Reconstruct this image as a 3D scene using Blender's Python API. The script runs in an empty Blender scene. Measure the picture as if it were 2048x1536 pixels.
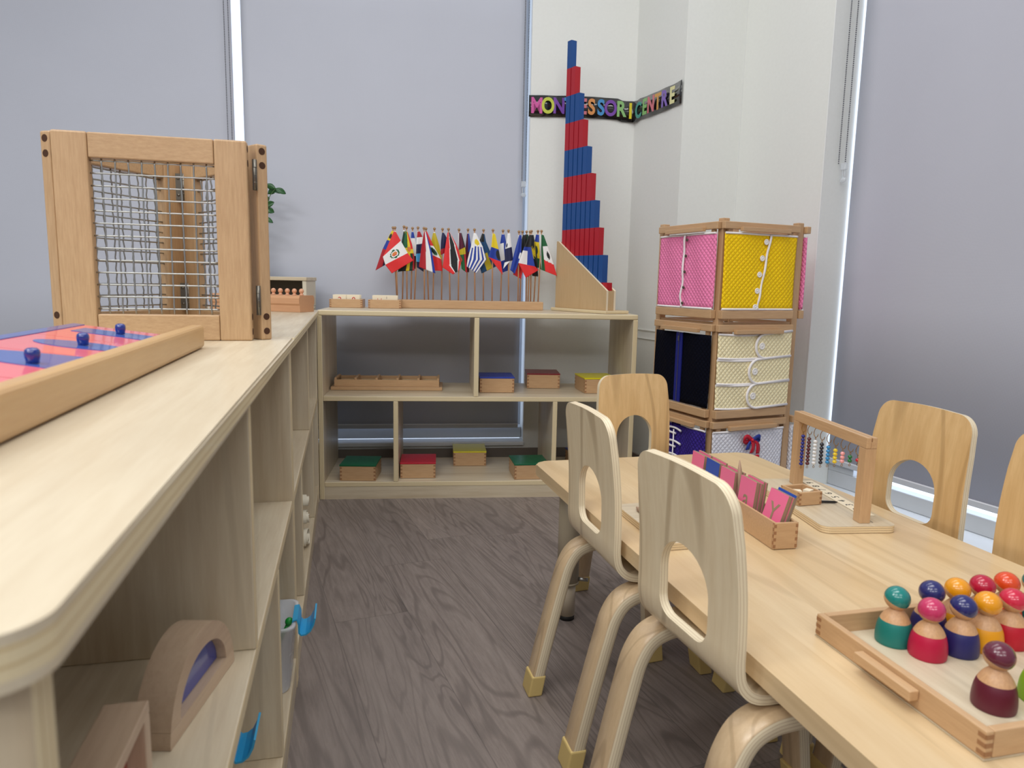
import bpy, bmesh, math, random
from mathutils import Vector, Matrix, Euler
C = bpy.context.scene.collection
R = math.radians
random.seed(7)

# ------------------------------------------------------------------ camera, world, lights, exposure
CAMH = .82
cam = bpy.data.cameras.new('camera'); co = bpy.data.objects.new('camera', cam); C.objects.link(co)
cam.sensor_width = 36; cam.lens = 1420 / 2048 * 36; cam.clip_start = .02
p_, r_ = R(8.141), R(1.165)
fw = Vector((0, math.cos(p_), -math.sin(p_))); up0 = Vector((0, math.sin(p_), math.cos(p_))); rt0 = Vector((1, 0, 0))
rt = rt0 * math.cos(r_) + up0 * math.sin(r_); up = -rt0 * math.sin(r_) + up0 * math.cos(r_)
m = Matrix((rt, up, -fw)).transposed().to_4x4(); m.translation = (0, 0, CAMH); co.matrix_world = m
cam.dof.use_dof = True; cam.dof.focus_distance = 1.9; cam.dof.aperture_fstop = 9
bpy.context.scene.camera = co
vs = bpy.context.scene.view_settings
vs.view_transform = 'Standard'; vs.look = 'None'; vs.gamma = 1; vs.use_curve_mapping = False; vs.exposure = -.04
w = bpy.data.worlds.new('world'); bpy.context.scene.world = w; w.use_nodes = True
bg = w.node_tree.nodes['Background']; bg.inputs[0].default_value = (.93, .96, 1, 1); bg.inputs[1].default_value = .38

def ceiling_panel(x, y, e, sx=1.2, sy=.6, z=2.75, col=(1, .985, .965)):
    l = bpy.data.lights.new('ceiling_light', 'AREA'); l.shape = 'RECTANGLE'; l.size = sx; l.size_y = sy; l.energy = e; l.color = col
    o = bpy.data.objects.new('ceiling_light', l); C.objects.link(o); o.location = (x, y, z)
for x, y, e in ((-.75, .9, 8), (.2, .7, 16), (-.75, 2.2, 4), (.4, 2.0, 9), (-.9, -.6, 19), (.9, -.9, 11), (-.9, -2.6, 34), (.9, -2.6, 26), (-2.0, .1, 30), (-2.4, -2.0, 32)):
    ceiling_panel(x, y, e)

# ------------------------------------------------------------------ frames of reference (furniture is turned a little against the room)
class Fr:
    def __init__(s, o, deg): s.o = Vector((o[0], o[1], 0)); s.a = R(deg); s.X = Vector((math.cos(s.a), math.sin(s.a), 0)); s.Y = Vector((-math.sin(s.a), math.cos(s.a), 0))
    def __call__(s, x, y, z=0): return s.o + s.X * x + s.Y * y + Vector((0, 0, z))
T = Fr((.055, 1.683), 14.6)      # table
L = Fr((-.425, 1.35), 13.2)      # left cabinets
S = Fr((-.711, 2.570), 6)        # open shelf at the back
BW = Fr((.500, 3.163), 7.5)      # back wall
RW = Fr((.500, 3.163), 22.5)     # right walls
TZ = .39; CZ = .708

# ------------------------------------------------------------------ materials
def lin(c): return tuple(((v / 255) / 12.92 if v / 255 <= .04045 else ((v / 255 + .055) / 1.055) ** 2.4) for v in c) + (1,)
MC = {}
def newmat(n):
    mt = bpy.data.materials.new(n); mt.use_nodes = True; return mt, mt.node_tree.nodes, mt.node_tree.links, mt.node_tree.nodes['Principled BSDF']
def plain(n, c, rough=.5, metal=0, coat=0, trans=0, alpha=1, sub=0, emis=None):
    if n in MC: return MC[n]
    mt, N, K, b = newmat(n)
    b.inputs['Base Color'].default_value = lin(c); b.inputs['Roughness'].default_value = rough; b.inputs['Metallic'].default_value = metal
    b.inputs['Coat Weight'].default_value = coat; b.inputs['Transmission Weight'].default_value = trans; b.inputs['Alpha'].default_value = alpha
    if emis: b.inputs['Emission Color'].default_value = lin(c); b.inputs['Emission Strength'].default_value = emis
    tc = N.new('ShaderNodeTexCoord'); nz = N.new('ShaderNodeTexNoise'); nz.inputs['Scale'].default_value = 60
    K.new(tc.outputs['Object'], nz.inputs['Vector'])
    mr = N.new('ShaderNodeMapRange'); mr.inputs[3].default_value = max(0, rough - .05); mr.inputs[4].default_value = min(1, rough + .06)
    K.new(nz.outputs[0], mr.inputs[0]); K.new(mr.outputs[0], b.inputs['Roughness'])
    MC[n] = mt; return mt
def mixc(N, K, fac, a, b):
    mx = N.new('ShaderNodeMix'); mx.data_type = 'RGBA'
    if hasattr(fac, 'is_output'): K.new(fac, mx.inputs[0])
    else: mx.inputs[0].default_value = fac
    for i, v in ((6, a), (7, b)):
        if hasattr(v, 'is_output'): K.new(v, mx.inputs[i])
        else: mx.inputs[i].default_value = v
    return mx.outputs[2]
def ramp(N, K, src, stops):
    r = N.new('ShaderNodeValToRGB'); K.new(src, r.inputs[0]); e = r.color_ramp.elements
    while len(e) < len(stops): e.new(.5)
    for k, (p, c) in enumerate(stops): e[k].position = p; e[k].color = c
    return r.outputs[0]
G = lambda v: (v, v, v, 1)
def wood(n, c1, c2, axis=0, rough=.42, line=14, fig=3.0, coat=.15, strength=1.0, planks=None, lines=0):
    """lengthwise grain along axis; c1 light, c2 dark; planks = (axis, width) for glued staves"""
    if n in MC: return MC[n]
    mt, N, K, b = newmat(n)
    tc = N.new('ShaderNodeTexCoord'); mp = N.new('ShaderNodeMapping'); src = tc.outputs['Object']
    K.new(src, mp.inputs[0])
    s = [line, line, line]; s[axis] = line * .07; mp.inputs['Scale'].default_value = s
    vec = mp.outputs[0]
    if planks:
        sp = N.new('ShaderNodeSeparateXYZ'); K.new(src, sp.inputs[0])
        dv = N.new('ShaderNodeMath'); dv.operation = 'DIVIDE'; K.new(sp.outputs[planks[0]], dv.inputs[0]); dv.inputs[1].default_value = planks[1]
        fl = N.new('ShaderNodeMath'); fl.operation = 'FLOOR'; K.new(dv.outputs[0], fl.inputs[0])
        wn = N.new('ShaderNodeTexWhiteNoise'); wn.noise_dimensions = '1D'; K.new(fl.outputs[0], wn.inputs['W'])
        vm = N.new('ShaderNodeVectorMath'); vm.operation = 'MULTIPLY_ADD'; K.new(wn.outputs['Color'], vm.inputs[0]); vm.inputs[1].default_value = (9, 9, 9); K.new(vec, vm.inputs[2]); vec = vm.outputs[0]
    n1 = N.new('ShaderNodeTexNoise'); n1.inputs['Scale'].default_value = .55; n1.inputs['Detail'].default_value = 3; n1.inputs['Distortion'].default_value = .8; K.new(vec, n1.inputs['Vector'])
    mu = N.new('ShaderNodeMath'); mu.operation = 'MULTIPLY'; mu.inputs[1].default_value = fig * 6; K.new(n1.outputs[0], mu.inputs[0])
    sn = N.new('ShaderNodeMath'); sn.operation = 'SINE'; K.new(mu.outputs[0], sn.inputs[0])
    n2 = N.new('ShaderNodeTexNoise'); n2.inputs['Scale'].default_value = 9; n2.inputs['Detail'].default_value = 6; n2.inputs['Roughness'].default_value = .7; K.new(vec, n2.inputs['Vector'])
    f1 = ramp(N, K, sn.outputs[0], ((.1, G(0)), (1, G(.5 * strength))))
    f2 = ramp(N, K, n2.outputs[0], ((.35, G(0)), (.72, G(.75 * strength))))
    n3 = N.new('ShaderNodeTexNoise'); n3.inputs['Scale'].default_value = 2.2; n3.inputs['Detail'].default_value = 2; K.new(src, n3.inputs['Vector'])
    ad = N.new('ShaderNodeMath'); ad.operation = 'ADD'; ad.use_clamp = True; K.new(f1, ad.inputs[0]); K.new(f2, ad.inputs[1])
    col = mixc(N, K, ad.outputs[0], lin(c1), lin(c2))
    f3 = ramp(N, K, n3.outputs[0], ((.3, G(0)), (.75, G(.35))))
    col = mixc(N, K, f3, col, lin(tuple(int(.9 * v) for v in c2)))
    if lines:
        mp2 = N.new('ShaderNodeVectorMath'); mp2.operation = 'MULTIPLY'; K.new(vec, mp2.inputs[0]); mp2.inputs[1].default_value = (1, 1, 1)
        n5 = N.new('ShaderNodeTexNoise'); n5.inputs['Scale'].default_value = .32; n5.inputs['Detail'].default_value = 1.5; n5.inputs['Distortion'].default_value = .6; K.new(mp2.outputs[0], n5.inputs['Vector'])
        m5 = N.new('ShaderNodeMath'); m5.operation = 'MULTIPLY'; m5.inputs[1].default_value = 75; K.new(n5.outputs[0], m5.inputs[0])
        s5 = N.new('ShaderNodeMath'); s5.operation = 'SINE'; K.new(m5.outputs[0], s5.inputs[0])
        col = mixc(N, K, ramp(N, K, s5.outputs[0], ((.80, G(0)), (.97, G(lines)))), col, lin(tuple(int(.86 * v) for v in c2)))
    if planks:
        mr = N.new('ShaderNodeMapRange'); mr.inputs[3].default_value = 0; mr.inputs[4].default_value = .38; K.new(wn.outputs[0], mr.inputs[0])
        col = mixc(N, K, mr.outputs[0], col, lin(c2))
    K.new(col, b.inputs['Base Color']); b.inputs['Roughness'].default_value = rough; b.inputs['Coat Weight'].default_value = coat; b.inputs['Coat Roughness'].default_value = .25
    bp = N.new('ShaderNodeBump'); bp.inputs['Strength'].default_value = .06; bp.inputs['Distance'].default_value = .002; K.new(n2.outputs[0], bp.inputs['Height']); K.new(bp.outputs[0], b.inputs['Normal'])
    MC[n] = mt; return mt
def plyedge(n, c1, c2, axis=2, pitch=.0045, uv=False):
    """edge of birch plywood: light and darker veneers in turn across the thickness"""
    if n in MC: return MC[n]
    mt, N, K, b = newmat(n)
    tc = N.new('ShaderNodeTexCoord'); sp = N.new('ShaderNodeSeparateXYZ'); K.new(tc.outputs['UV' if uv else 'Object'], sp.inputs[0])
    mu = N.new('ShaderNodeMath'); mu.operation = 'MULTIPLY'; mu.inputs[1].default_value = 2 * math.pi / pitch; K.new(sp.outputs[1 if uv else axis], mu.inputs[0])
    nz = N.new('ShaderNodeTexNoise'); nz.inputs['Scale'].default_value = 25; nz.inputs['Detail'].default_value = 4; K.new(tc.outputs['Object'], nz.inputs['Vector'])
    ad = N.new('ShaderNodeMath'); ad.operation = 'MULTIPLY_ADD'; ad.inputs[1].default_value = 1.5; K.new(nz.outputs[0], ad.inputs[0]); K.new(mu.outputs[0], ad.inputs[2])
    sn = N.new('ShaderNodeMath'); sn.operation = 'SINE'; K.new(ad.outputs[0], sn.inputs[0])
    f = ramp(N, K, sn.outputs[0], ((.6, G(0)), (1, G(.85))))
    K.new(mixc(N, K, f, lin(c1), lin(c2)), b.inputs['Base Color']); b.inputs['Roughness'].default_value = .45; b.inputs['Coat Weight'].default_value = .15
    MC[n] = mt; return mt
BIR1, BIR2 = (221, 209, 184), (196, 178, 149)
birch = [wood('birch_x', BIR1, BIR2, 0, line=9, strength=.9, lines=.22), wood('birch_y', BIR1, BIR2, 1, line=9, strength=.9, lines=.22), wood('birch_z', BIR1, BIR2, 2, line=9, strength=.9, lines=.22)]
bedge = [plyedge('birch_edge_' + 'xyz'[i], (226, 210, 172), (196, 170, 122), i, .006) for i in range(3)]
BE1, BE2 = (207, 170, 128), (176, 136, 96)
beech = [wood('beech_' + 'xyz'[i], BE1, BE2, i, line=30, fig=1.6, strength=.7) for i in range(3)]
ash = [wood('ash_' + 'xyz'[i], (202, 168, 128), (170, 134, 95), i, line=34, fig=1.2, strength=.85) for i in range(3)]
endgrain = plain('beech_end_grain', (156, 112, 76), .6)
WHITE = plain('white_plastic', (236, 236, 234), .4)
steel = plain('galvanised_steel', (176, 178, 176), .32, metal=1)
brass = plain('brass_wire', (168, 132, 72), .3, metal=1)
black = plain('black_paint', (14, 13, 14), .5)

# ------------------------------------------------------------------ mesh helpers
class MB:
    def __init__(s): s.bm = bmesh.new(); s.uv = s.bm.loops.layers.uv.new('UVMap')
    def box(s, x0, x1, y0, y1, z0, z1, mi=0, bev=0, M=None, edge=None, em=1, seg=2):
        r = bmesh.ops.create_cube(s.bm, size=1); v = r['verts']
        for q in v: q.co = Vector(((x0 + x1) / 2 + q.co.x * (x1 - x0), (y0 + y1) / 2 + q.co.y * (y1 - y0), (z0 + z1) / 2 + q.co.z * (z1 - z0)))
        fs = set(f for q in v for f in q.link_faces)
        if bev:
            es = list(set(e for q in v for e in q.link_edges))
            rr = bmesh.ops.bevel(s.bm, geom=es, offset=bev, segments=seg, profile=.5, affect='EDGES')
            vv = set(rr['verts']) | set(q for q in v if q.is_valid); fs = set(f for q in vv for f in q.link_faces); v = list(set(q for f in fs for q in f.verts))
        for f in fs:
            f.material_index = mi
            if edge is not None:
                f.normal_update()
                if abs(f.normal[edge]) < .8: f.material_index = em
        if M is not None:
            for q in v: q.co = M @ q.co
        return s
    def prism(s, pts, z0, z1, mi=0, em=None, plane='xy', M=None):
        """closed outline extruded; plane says which axes the outline uses"""
        def P(a, b, c): return {'xy': (a, b, c), 'xz': (a, c, b), 'yz': (c, a, b)}[plane]
        lo = [s.bm.verts.new(P(a, b, z0)) for a, b in pts]; hi = [s.bm.verts.new(P(a, b, z1)) for a, b in pts]
        n = len(pts); fs = [s.bm.faces.new(lo[::-1]), s.bm.faces.new(hi)]
        for f in fs: f.material_index = mi
        for i in range(n):
            f = s.bm.faces.new((lo[i], lo[(i + 1) % n], hi[(i + 1) % n], hi[i])); f.material_index = mi if em is None else em
        if M is not None:
            for q in lo + hi: q.co = M @ q.co
        return s
    def lathe(s, prof, seg=24, M=None, mats=None, mi=0):
        rings = []
        for r, z in prof:
            rings.append([s.bm.verts.new((r * math.cos(2 * math.pi * k / seg), r * math.sin(2 * math.pi * k / seg), z)) for k in range(seg)] if r > 1e-6 else [s.bm.verts.new((0, 0, z))])
        nv = [q for g in rings for q in g]
        for i in range(len(rings) - 1):
            a, b = rings[i], rings[i + 1]
            for k in range(seg):
                k2 = (k + 1) % seg
                if len(a) == 1 and len(b) == 1: continue
                if len(a) == 1: f = s.bm.faces.new((a[0], b[k2], b[k]))
                elif len(b) == 1: f = s.bm.faces.new((a[k], a[k2], b[0]))
                else: f = s.bm.faces.new((a[k], a[k2], b[k2], b[k]))
                f.material_index = mats[i] if mats else mi; f.smooth = True
        if M is not None:
            for q in nv: q.co = M @ q.co
        return s
    def tube(s, pts, r, seg=8, mi=0, closed=False):
        pts = [Vector(p) for p in pts]; n = len(pts); rings = []; prev = None
        for i, p in enumerate(pts):
            a = pts[(i - 1) % n] if (closed or i) else p; b = pts[(i + 1) % n] if (closed or i < n - 1) else p
            t = (b - a).normalized()
            if prev is None: u = t.orthogonal().normalized()
            else: u = (prev - t * prev.dot(t)).normalized()
            prev = u; v = t.cross(u); rr = r[i] if isinstance(r, (list, tuple)) else r
            rings.append([s.bm.verts.new(p + (u * math.cos(2 * math.pi * k / seg) + v * math.sin(2 * math.pi * k / seg)) * rr) for k in range(seg)])
        for i in range(n if closed else n - 1):
            a, b = rings[i], rings[(i + 1) % n]
            for k in range(seg):
                f = s.bm.faces.new((a[k], a[(k + 1) % seg], b[(k + 1) % seg], b[k])); f.smooth = True; f.material_index = mi
        if not closed:
            for g, rev in ((rings[0], True), (rings[-1], False)):
                f = s.bm.faces.new(g[::-1] if rev else g); f.material_index = mi
        return s
    def cyl(s, p0, p1, r, seg=16, mi=0): return s.tube([p0, p1], r, seg, mi)
    def ball(s, c, r, seg=12, mi=0, sc=(1, 1, 1)):
        nv = max(4, seg // 2); prof = [(r * math.cos(-math.pi / 2 + math.pi * k / nv) if 0 < k < nv else 0, r * math.sin(-math.pi / 2 + math.pi * k / nv)) for k in range(nv + 1)]
        s.lathe(prof, seg, Matrix.Translation(c) @ Matrix.Diagonal((sc[0], sc[1], sc[2], 1)), mi=mi)
        return s
    def grid(s, fn, nu, nv, mi=None, smooth=True, thick=0):
        vs_ = [[s.bm.verts.new(fn(i / nu, j / nv)) for j in range(nv + 1)] for i in range(nu + 1)]
        for i in range(nu):
            for j in range(nv):
                f = s.bm.faces.new((vs_[i][j], vs_[i + 1][j], vs_[i + 1][j + 1], vs_[i][j + 1])); f.smooth = smooth
                f.material_index = mi((i + .5) / nu, (j + .5) / nv) if callable(mi) else (mi or 0)
        return s
    def done(s, name, mats, parent=None, solid=0, fix=True):
        if fix and not solid: bmesh.ops.recalc_face_normals(s.bm, faces=s.bm.faces)
        me = bpy.data.meshes.new(name); s.bm.to_mesh(me); s.bm.free()
        for mt in (mats if isinstance(mats, (list, tuple)) else [mats]): me.materials.append(mt)
        o = bpy.data.objects.new(name, me); C.objects.link(o)
        if parent is not None: o.parent = parent
        if solid:
            md = o.modifiers.new('solidify', 'SOLIDIFY'); md.thickness = solid; md.offset = 0
        return o
def tag(o, label=None, cat=None, group=None, kind=None):
    if label: o['label'] = label
    if cat: o['category'] = cat
    if group: o['group'] = group
    if kind: o['kind'] = kind
    return o
def thing(name, label, cat, loc, rot=0, group=None):
    o = bpy.data.objects.new(name, None); C.objects.link(o); o.location = loc; o.rotation_euler = (0, 0, rot); o.empty_display_size = .05
    return tag(o, label, cat, group)
def struct(name, mb, mats, loc=(0, 0, 0), rot=0, parent=None):
    o = mb.done(name, mats, parent)
    if parent is None: o.location = loc; o.rotation_euler = (0, 0, rot)
    o['kind'] = 'structure'; return o
def dup(root, loc, rot=None, label=None, group=None):
    r = root.copy(); C.objects.link(r); r.location = loc
    if rot is not None: r.rotation_euler = (0, 0, rot)
    if label: r['label'] = label
    if group: r['group'] = group
    for ch in list(root.children):
        c = ch.copy(); C.objects.link(c); c.parent = r
        for g in list(ch.children):
            d = g.copy(); C.objects.link(d); d.parent = c
    return r
def rrect(x0, x1, y0, y1, r, seg=6, corners=(1, 1, 1, 1)):
    pts = []
    for k, (cx, cy, a0) in enumerate(((x1 - r, y1 - r, 0), (x0 + r, y1 - r, 90), (x0 + r, y0 + r, 180), (x1 - r, y0 + r, 270))):
        if corners[k]:
            for i in range(seg + 1): a = R(a0 + 90 * i / seg); pts.append((cx + r * math.cos(a), cy + r * math.sin(a)))
        else: pts.append(((x1, y1), (x0, y1), (x0, y0), (x1, y0))[k])
    return pts
TXT = {}
def text_cache(s, size, ext, off):
    cu = bpy.data.curves.new('t', 'FONT'); cu.body = s; cu.size = size; cu.extrude = ext; cu.offset = off; cu.align_x = 'CENTER'; cu.align_y = 'CENTER'
    to = bpy.data.objects.new('t', cu); C.objects.link(to)
    me = bpy.data.meshes.new_from_object(to.evaluated_get(bpy.context.evaluated_depsgraph_get())); bpy.data.objects.remove(to); TXT[s, size, ext, off] = me
for q_ in 'MONTESRIC': text_cache(q_, .086, .0008, .0028)
for q_ in '123456789': text_cache(q_, .021, .0001, 0)
for q_ in '20': text_cache(q_, .030, .0002, 0)
text_cache('1 1', .018, .0002, 0); text_cache('1', .012, .0002, 0); text_cache('Y', .046, .0003, .0002); text_cache('a', .046, .0003, .0002)
def text_mesh(name, s, size, mat, parent, M, ext=.0004, off=0, align='CENTER'):
    me = TXT[s, size, ext, off].copy(); me.transform(M)
    me.materials.clear(); me.materials.append(mat)
    o = bpy.data.objects.new(name, me); C.objects.link(o)
    if parent is not None: o.parent = parent
    return o

# ------------------------------------------------------------------ SETTING: floor, walls, windows
def floor_mat():
    mt, N, K, b = newmat('vinyl_plank_floor')
    tc = N.new('ShaderNodeTexCoord'); sp = N.new('ShaderNodeSeparateXYZ'); K.new(tc.outputs['Object'], sp.inputs[0])
    def math_(op, a, b_=None, c_=None):
        n = N.new('ShaderNodeMath'); n.operation = op
        for i, v in enumerate((a, b_, c_)):
            if v is None: continue
            if hasattr(v, 'is_output'): K.new(v, n.inputs[i])
            else: n.inputs[i].default_value = v
        return n.outputs[0]
    rowf = math_('DIVIDE', sp.outputs[0], .18); row = math_('FLOOR', rowf)
    wn = N.new('ShaderNodeTexWhiteNoise'); wn.noise_dimensions = '1D'; K.new(row, wn.inputs['W'])
    yy = math_('ADD', math_('DIVIDE', sp.outputs[1], 1.2), math_('MULTIPLY', wn.outputs[0], 1.0)); colf = math_('FLOOR', yy)
    idn = math_('ADD', math_('MULTIPLY', row, 7.13), math_('MULTIPLY', colf, 3.7))
    wn2 = N.new('ShaderNodeTexWhiteNoise'); wn2.noise_dimensions = '1D'; K.new(idn, wn2.inputs['W'])
    mp = N.new('ShaderNodeMapping'); mp.inputs['Scale'].default_value = (9, .8, 1); K.new(tc.outputs['Object'], mp.inputs[0])
    vm = N.new('ShaderNodeVectorMath'); vm.operation = 'MULTIPLY_ADD'; K.new(wn2.outputs['Color'], vm.inputs[0]); vm.inputs[1].default_value = (20, 20, 20); K.new(mp.outputs[0], vm.inputs[2])
    n1 = N.new('ShaderNodeTexNoise'); n1.inputs['Scale'].default_value = .8; n1.inputs['Detail'].default_value = 2.5; n1.inputs['Distortion'].default_value = .9; K.new(vm.outputs[0], n1.inputs['Vector'])
    rings = math_('SINE', math_('MULTIPLY', n1.outputs[0], 120))
    n2 = N.new('ShaderNodeTexNoise'); n2.inputs['Scale'].default_value = 11; n2.inputs['Detail'].default_value = 8; n2.inputs['Roughness'].default_value = .75; K.new(vm.outputs[0], n2.inputs['Vector'])
    n4 = N.new('ShaderNodeTexNoise'); n4.inputs['Scale'].default_value = 1.3; n4.inputs['Detail'].default_value = 6; n4.inputs['Distortion'].default_value = .4; K.new(vm.outputs[0], n4.inputs['Vector'])
    c = mixc(N, K, ramp(N, K, rings, ((.4, G(0)), (1, G(.62)))), lin((146, 134, 127)), lin((98, 88, 83)))
    c = mixc(N, K, ramp(N, K, n2.outputs[0], ((.38, G(0)), (.7, G(.8)))), c, lin((106, 96, 91)))
    c = mixc(N, K, ramp(N, K, n4.outputs[0], ((.62, G(0)), (.75, G(.7)))), c, lin((68, 60, 57)))
    c = mixc(N, K, ramp(N, K, n4.outputs[0], ((.25, G(.5)), (.45, G(0)))), c, lin((162, 150, 142)))
    mr = N.new('ShaderNodeMapRange'); mr.inputs[4].default_value = .3; K.new(wn2.outputs[0], mr.inputs[0])
    c = mixc(N, K, mr.outputs[0], c, lin((108, 100, 97)))
    fx = math_('FRACT', rowf); fy = math_('FRACT', yy)
    ex = math_('LESS_THAN', math_('MINIMUM', fx, math_('SUBTRACT', 1, fx)), .006); ey = math_('LESS_THAN', math_('MINIMUM', fy, math_('SUBTRACT', 1, fy)), .0009)
    sm = math_('MULTIPLY', math_('MAXIMUM', ex, ey), .35)
    c = mixc(N, K, sm, c, lin((52, 46, 44)))
    K.new(c, b.inputs['Base Color']); b.inputs['Roughness'].default_value = .5
    bp = N.new('ShaderNodeBump'); bp.inputs['Strength'].default_value = .25; bp.inputs['Distance'].default_value = .001; K.new(n2.outputs[0], bp.inputs['Height']); K.new(bp.outputs[0], b.inputs['Normal'])
    return mt
mb = MB(); mb.box(-4.5, 3.5, -5.5, .6, -.05, 0)
struct('floor', mb, floor_mat(), (.5, 3.163, 0), R(22.5))

def wallmat(n, c, sc=90):
    mt, N, K, b = newmat(n); tc = N.new('ShaderNodeTexCoord'); nz = N.new('ShaderNodeTexNoise'); nz.inputs['Scale'].default_value = sc; nz.inputs['Detail'].default_value = 4; K.new(tc.outputs['Object'], nz.inputs['Vector'])
    f = ramp(N, K, nz.outputs[0], ((.3, G(0)), (.7, G(.12)))); K.new(mixc(N, K, f, lin(c), lin(tuple(v * .9 for v in c))), b.inputs['Base Color'])
    bp = N.new('ShaderNodeBump'); bp.inputs['Strength'].default_value = .08; bp.inputs['Distance'].default_value = .001; K.new(nz.outputs[0], bp.inputs['Height']); K.new(bp.outputs[0], b.inputs['Normal']); b.inputs['Roughness'].default_value = .55
    return mt
paint = wallmat('white_wall_paint', (230, 232, 228)); skirt = wallmat('taupe_skirting', (128, 118, 108), 40)
alu = wallmat('grey_window_frame', (196, 200, 204), 30); sillm = plain('pale_sill', (226, 232, 238), .3)
WZ = 2.75
# back wall: white piece right of the window, apron under the window
mb = MB(); mb.box(-.45, 0, 0, .12, 0, WZ); mb.box(-4.2, -.45, .0, .12, 0, .104); mb.box(-4.2, -.45, .0, .12, 2.5, WZ)
mb.box(0, .05, 0, .12, 0, WZ)
struct('wall_back', mb, paint, (.5, 3.163, 0), R(7.5))
mb = MB(); mb.box(-4.2, -.004, -.010, -.0005, 0, .09); struct('baseboard_back', mb, skirt, (.5, 3.163, 0), R(7.5))
# return, pillar face, right wall (plan polyline in the right wall frame)
PX = .276; PY = -.348
mb = MB(); mb.box(.0, PX - .001, PY, .3, 0, WZ)
struct('wall_return', mb, paint, (.5, 3.163, 0), R(22.5))
RWin = (PY - .45)          # where the window recess begins (RW y)
mb = MB(); mb.box(PX, PX + .5, RWin, .3, 0, WZ)
mb.box(PX, PX + .5, -3.6, RWin, 0, .066); mb.box(PX, PX + .5, -3.6, RWin, 2.5, WZ)
struct('wall_right', mb, paint, (.5, 3.163, 0), R(22.5))
mb = MB(); mb.box(PX - .003, PX - .0005, RWin + .0, RWin + .004, 0, WZ); mb.box(PX - .0025, PX - .0005, PY - .001, PY + .0015, 0, WZ)
struct('trim_1', mb, plain('white_bead', (236, 238, 236), .4), (.5, 3.163, 0), R(22.5))
mb = MB(); mb.box(-.0035, -.0002, PY + .005, -.004, .629, .633); mb.box(-.0035, -.0002, PY + .005, -.004, .5935, .5965)
struct('trim_2', mb, plain('white_bead2', (214, 214, 210), .4), (.5, 3.163, 0), R(22.5))
mb = MB(); mb.box(-.010, -.0005, PY - .008, -.012, 0, .09); mb.box(-.01, PX - .012, PY - .010, PY - .0005, 0, .09); mb.box(PX - .010, PX - .0005, RWin, PY - .012, 0, .09)
struct('baseboard_right', mb, skirt, (.5, 3.163, 0), R(22.5))

daylight = plain('daylight_behind_glass', (226, 238, 255), .3, emis=.85)
def weave(n, c):
    mt, N, K, b = newmat(n); tc = N.new('ShaderNodeTexCoord'); mp = N.new('ShaderNodeMapping'); K.new(tc.outputs['Object'], mp.inputs[0])
    ws = []
    for d in ('X', 'Z'):
        wv = N.new('ShaderNodeTexWave'); wv.bands_direction = d; wv.inputs['Scale'].default_value = 130; wv.inputs['Distortion'].default_value = .4; K.new(mp.outputs[0], wv.inputs['Vector']); ws.append(wv.outputs['Fac'])
    mu = N.new('ShaderNodeMath'); mu.operation = 'MULTIPLY'; K.new(ws[0], mu.inputs[0]); K.new(ws[1], mu.inputs[1])
    nz = N.new('ShaderNodeTexNoise'); nz.inputs['Scale'].default_value = 3; nz.inputs['Detail'].default_value = 3; K.new(tc.outputs['Object'], nz.inputs['Vector'])
    col = mixc(N, K, ramp(N, K, mu.outputs[0], ((0, G(0)), (1, G(.3)))), lin(c), lin(tuple(v * .78 for v in c)))
    col = mixc(N, K, ramp(N, K, nz.outputs[0], ((.3, G(0)), (.7, G(.15)))), col, lin(tuple(min(255, v * 1.07) for v in c)))
    K.new(col, b.inputs['Base Color']); b.inputs['Roughness'].default_value = .85
    bp = N.new('ShaderNodeBump'); bp.inputs['Strength'].default_value = .12; bp.inputs['Distance'].default_value = .0006; K.new(mu.outputs[0], bp.inputs['Height']); K.new(bp.outputs[0], b.inputs['Normal'])
    return mt
fabric = weave('grey_blind_fabric', (196, 200, 212))
fabric2 = weave('grey_blind_fabric_side', (190, 192, 204))
chain_m = plain('chain_grey', (92, 94, 100), .4)
clear = plain('clear_plastic', (225, 232, 238), .1, alpha=.45)
# back window
mb = MB(); mb.box(-4.2, -.45, .118, .12, .104, 2.5)
w1 = struct('window_1', mb, daylight, (.5, 3.163, 0), R(7.5))
mb = MB(); mb.box(-4.2, -.4505, .06, .115, .1225, .172, bev=.004); mb.box(-.475, -.4505, .112, .117, .172, 2.5)
struct('window_frame', mb, alu, parent=w1)
mb = MB(); mb.box(-4.2, -.448, -.022, .058, .104, .122, bev=.004); struct('window_sill', mb, sillm, parent=w1)
# right window (recess faces left)
GX = PX + .13
mb = MB(); mb.box(GX + .06, GX + .07, -3.6, RWin, .066, 2.5)
w2 = struct('window_2', mb, plain('side_daylight', (232, 242, 255), .3, emis=1.8), (.5, 3.163, 0), R(22.5))
mb = MB(); mb.box(GX + .005, GX + .05, -3.6, RWin - .001, .10, .155, bev=.003); mb.box(GX + .005, GX + .05, RWin - .115, RWin - .001, .155, .215, bev=.002); mb.box(GX + .035, GX + .05, RWin - .012, RWin - .001, .215, 2.5 - .002)
struct('window_frame', mb, alu, parent=w2)
mb = MB(); mb.box(PX - .012, GX + .059, -3.6, RWin - .001, .0665, .0995, bev=.004); struct('window_sill', mb, sillm, parent=w2)

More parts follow.
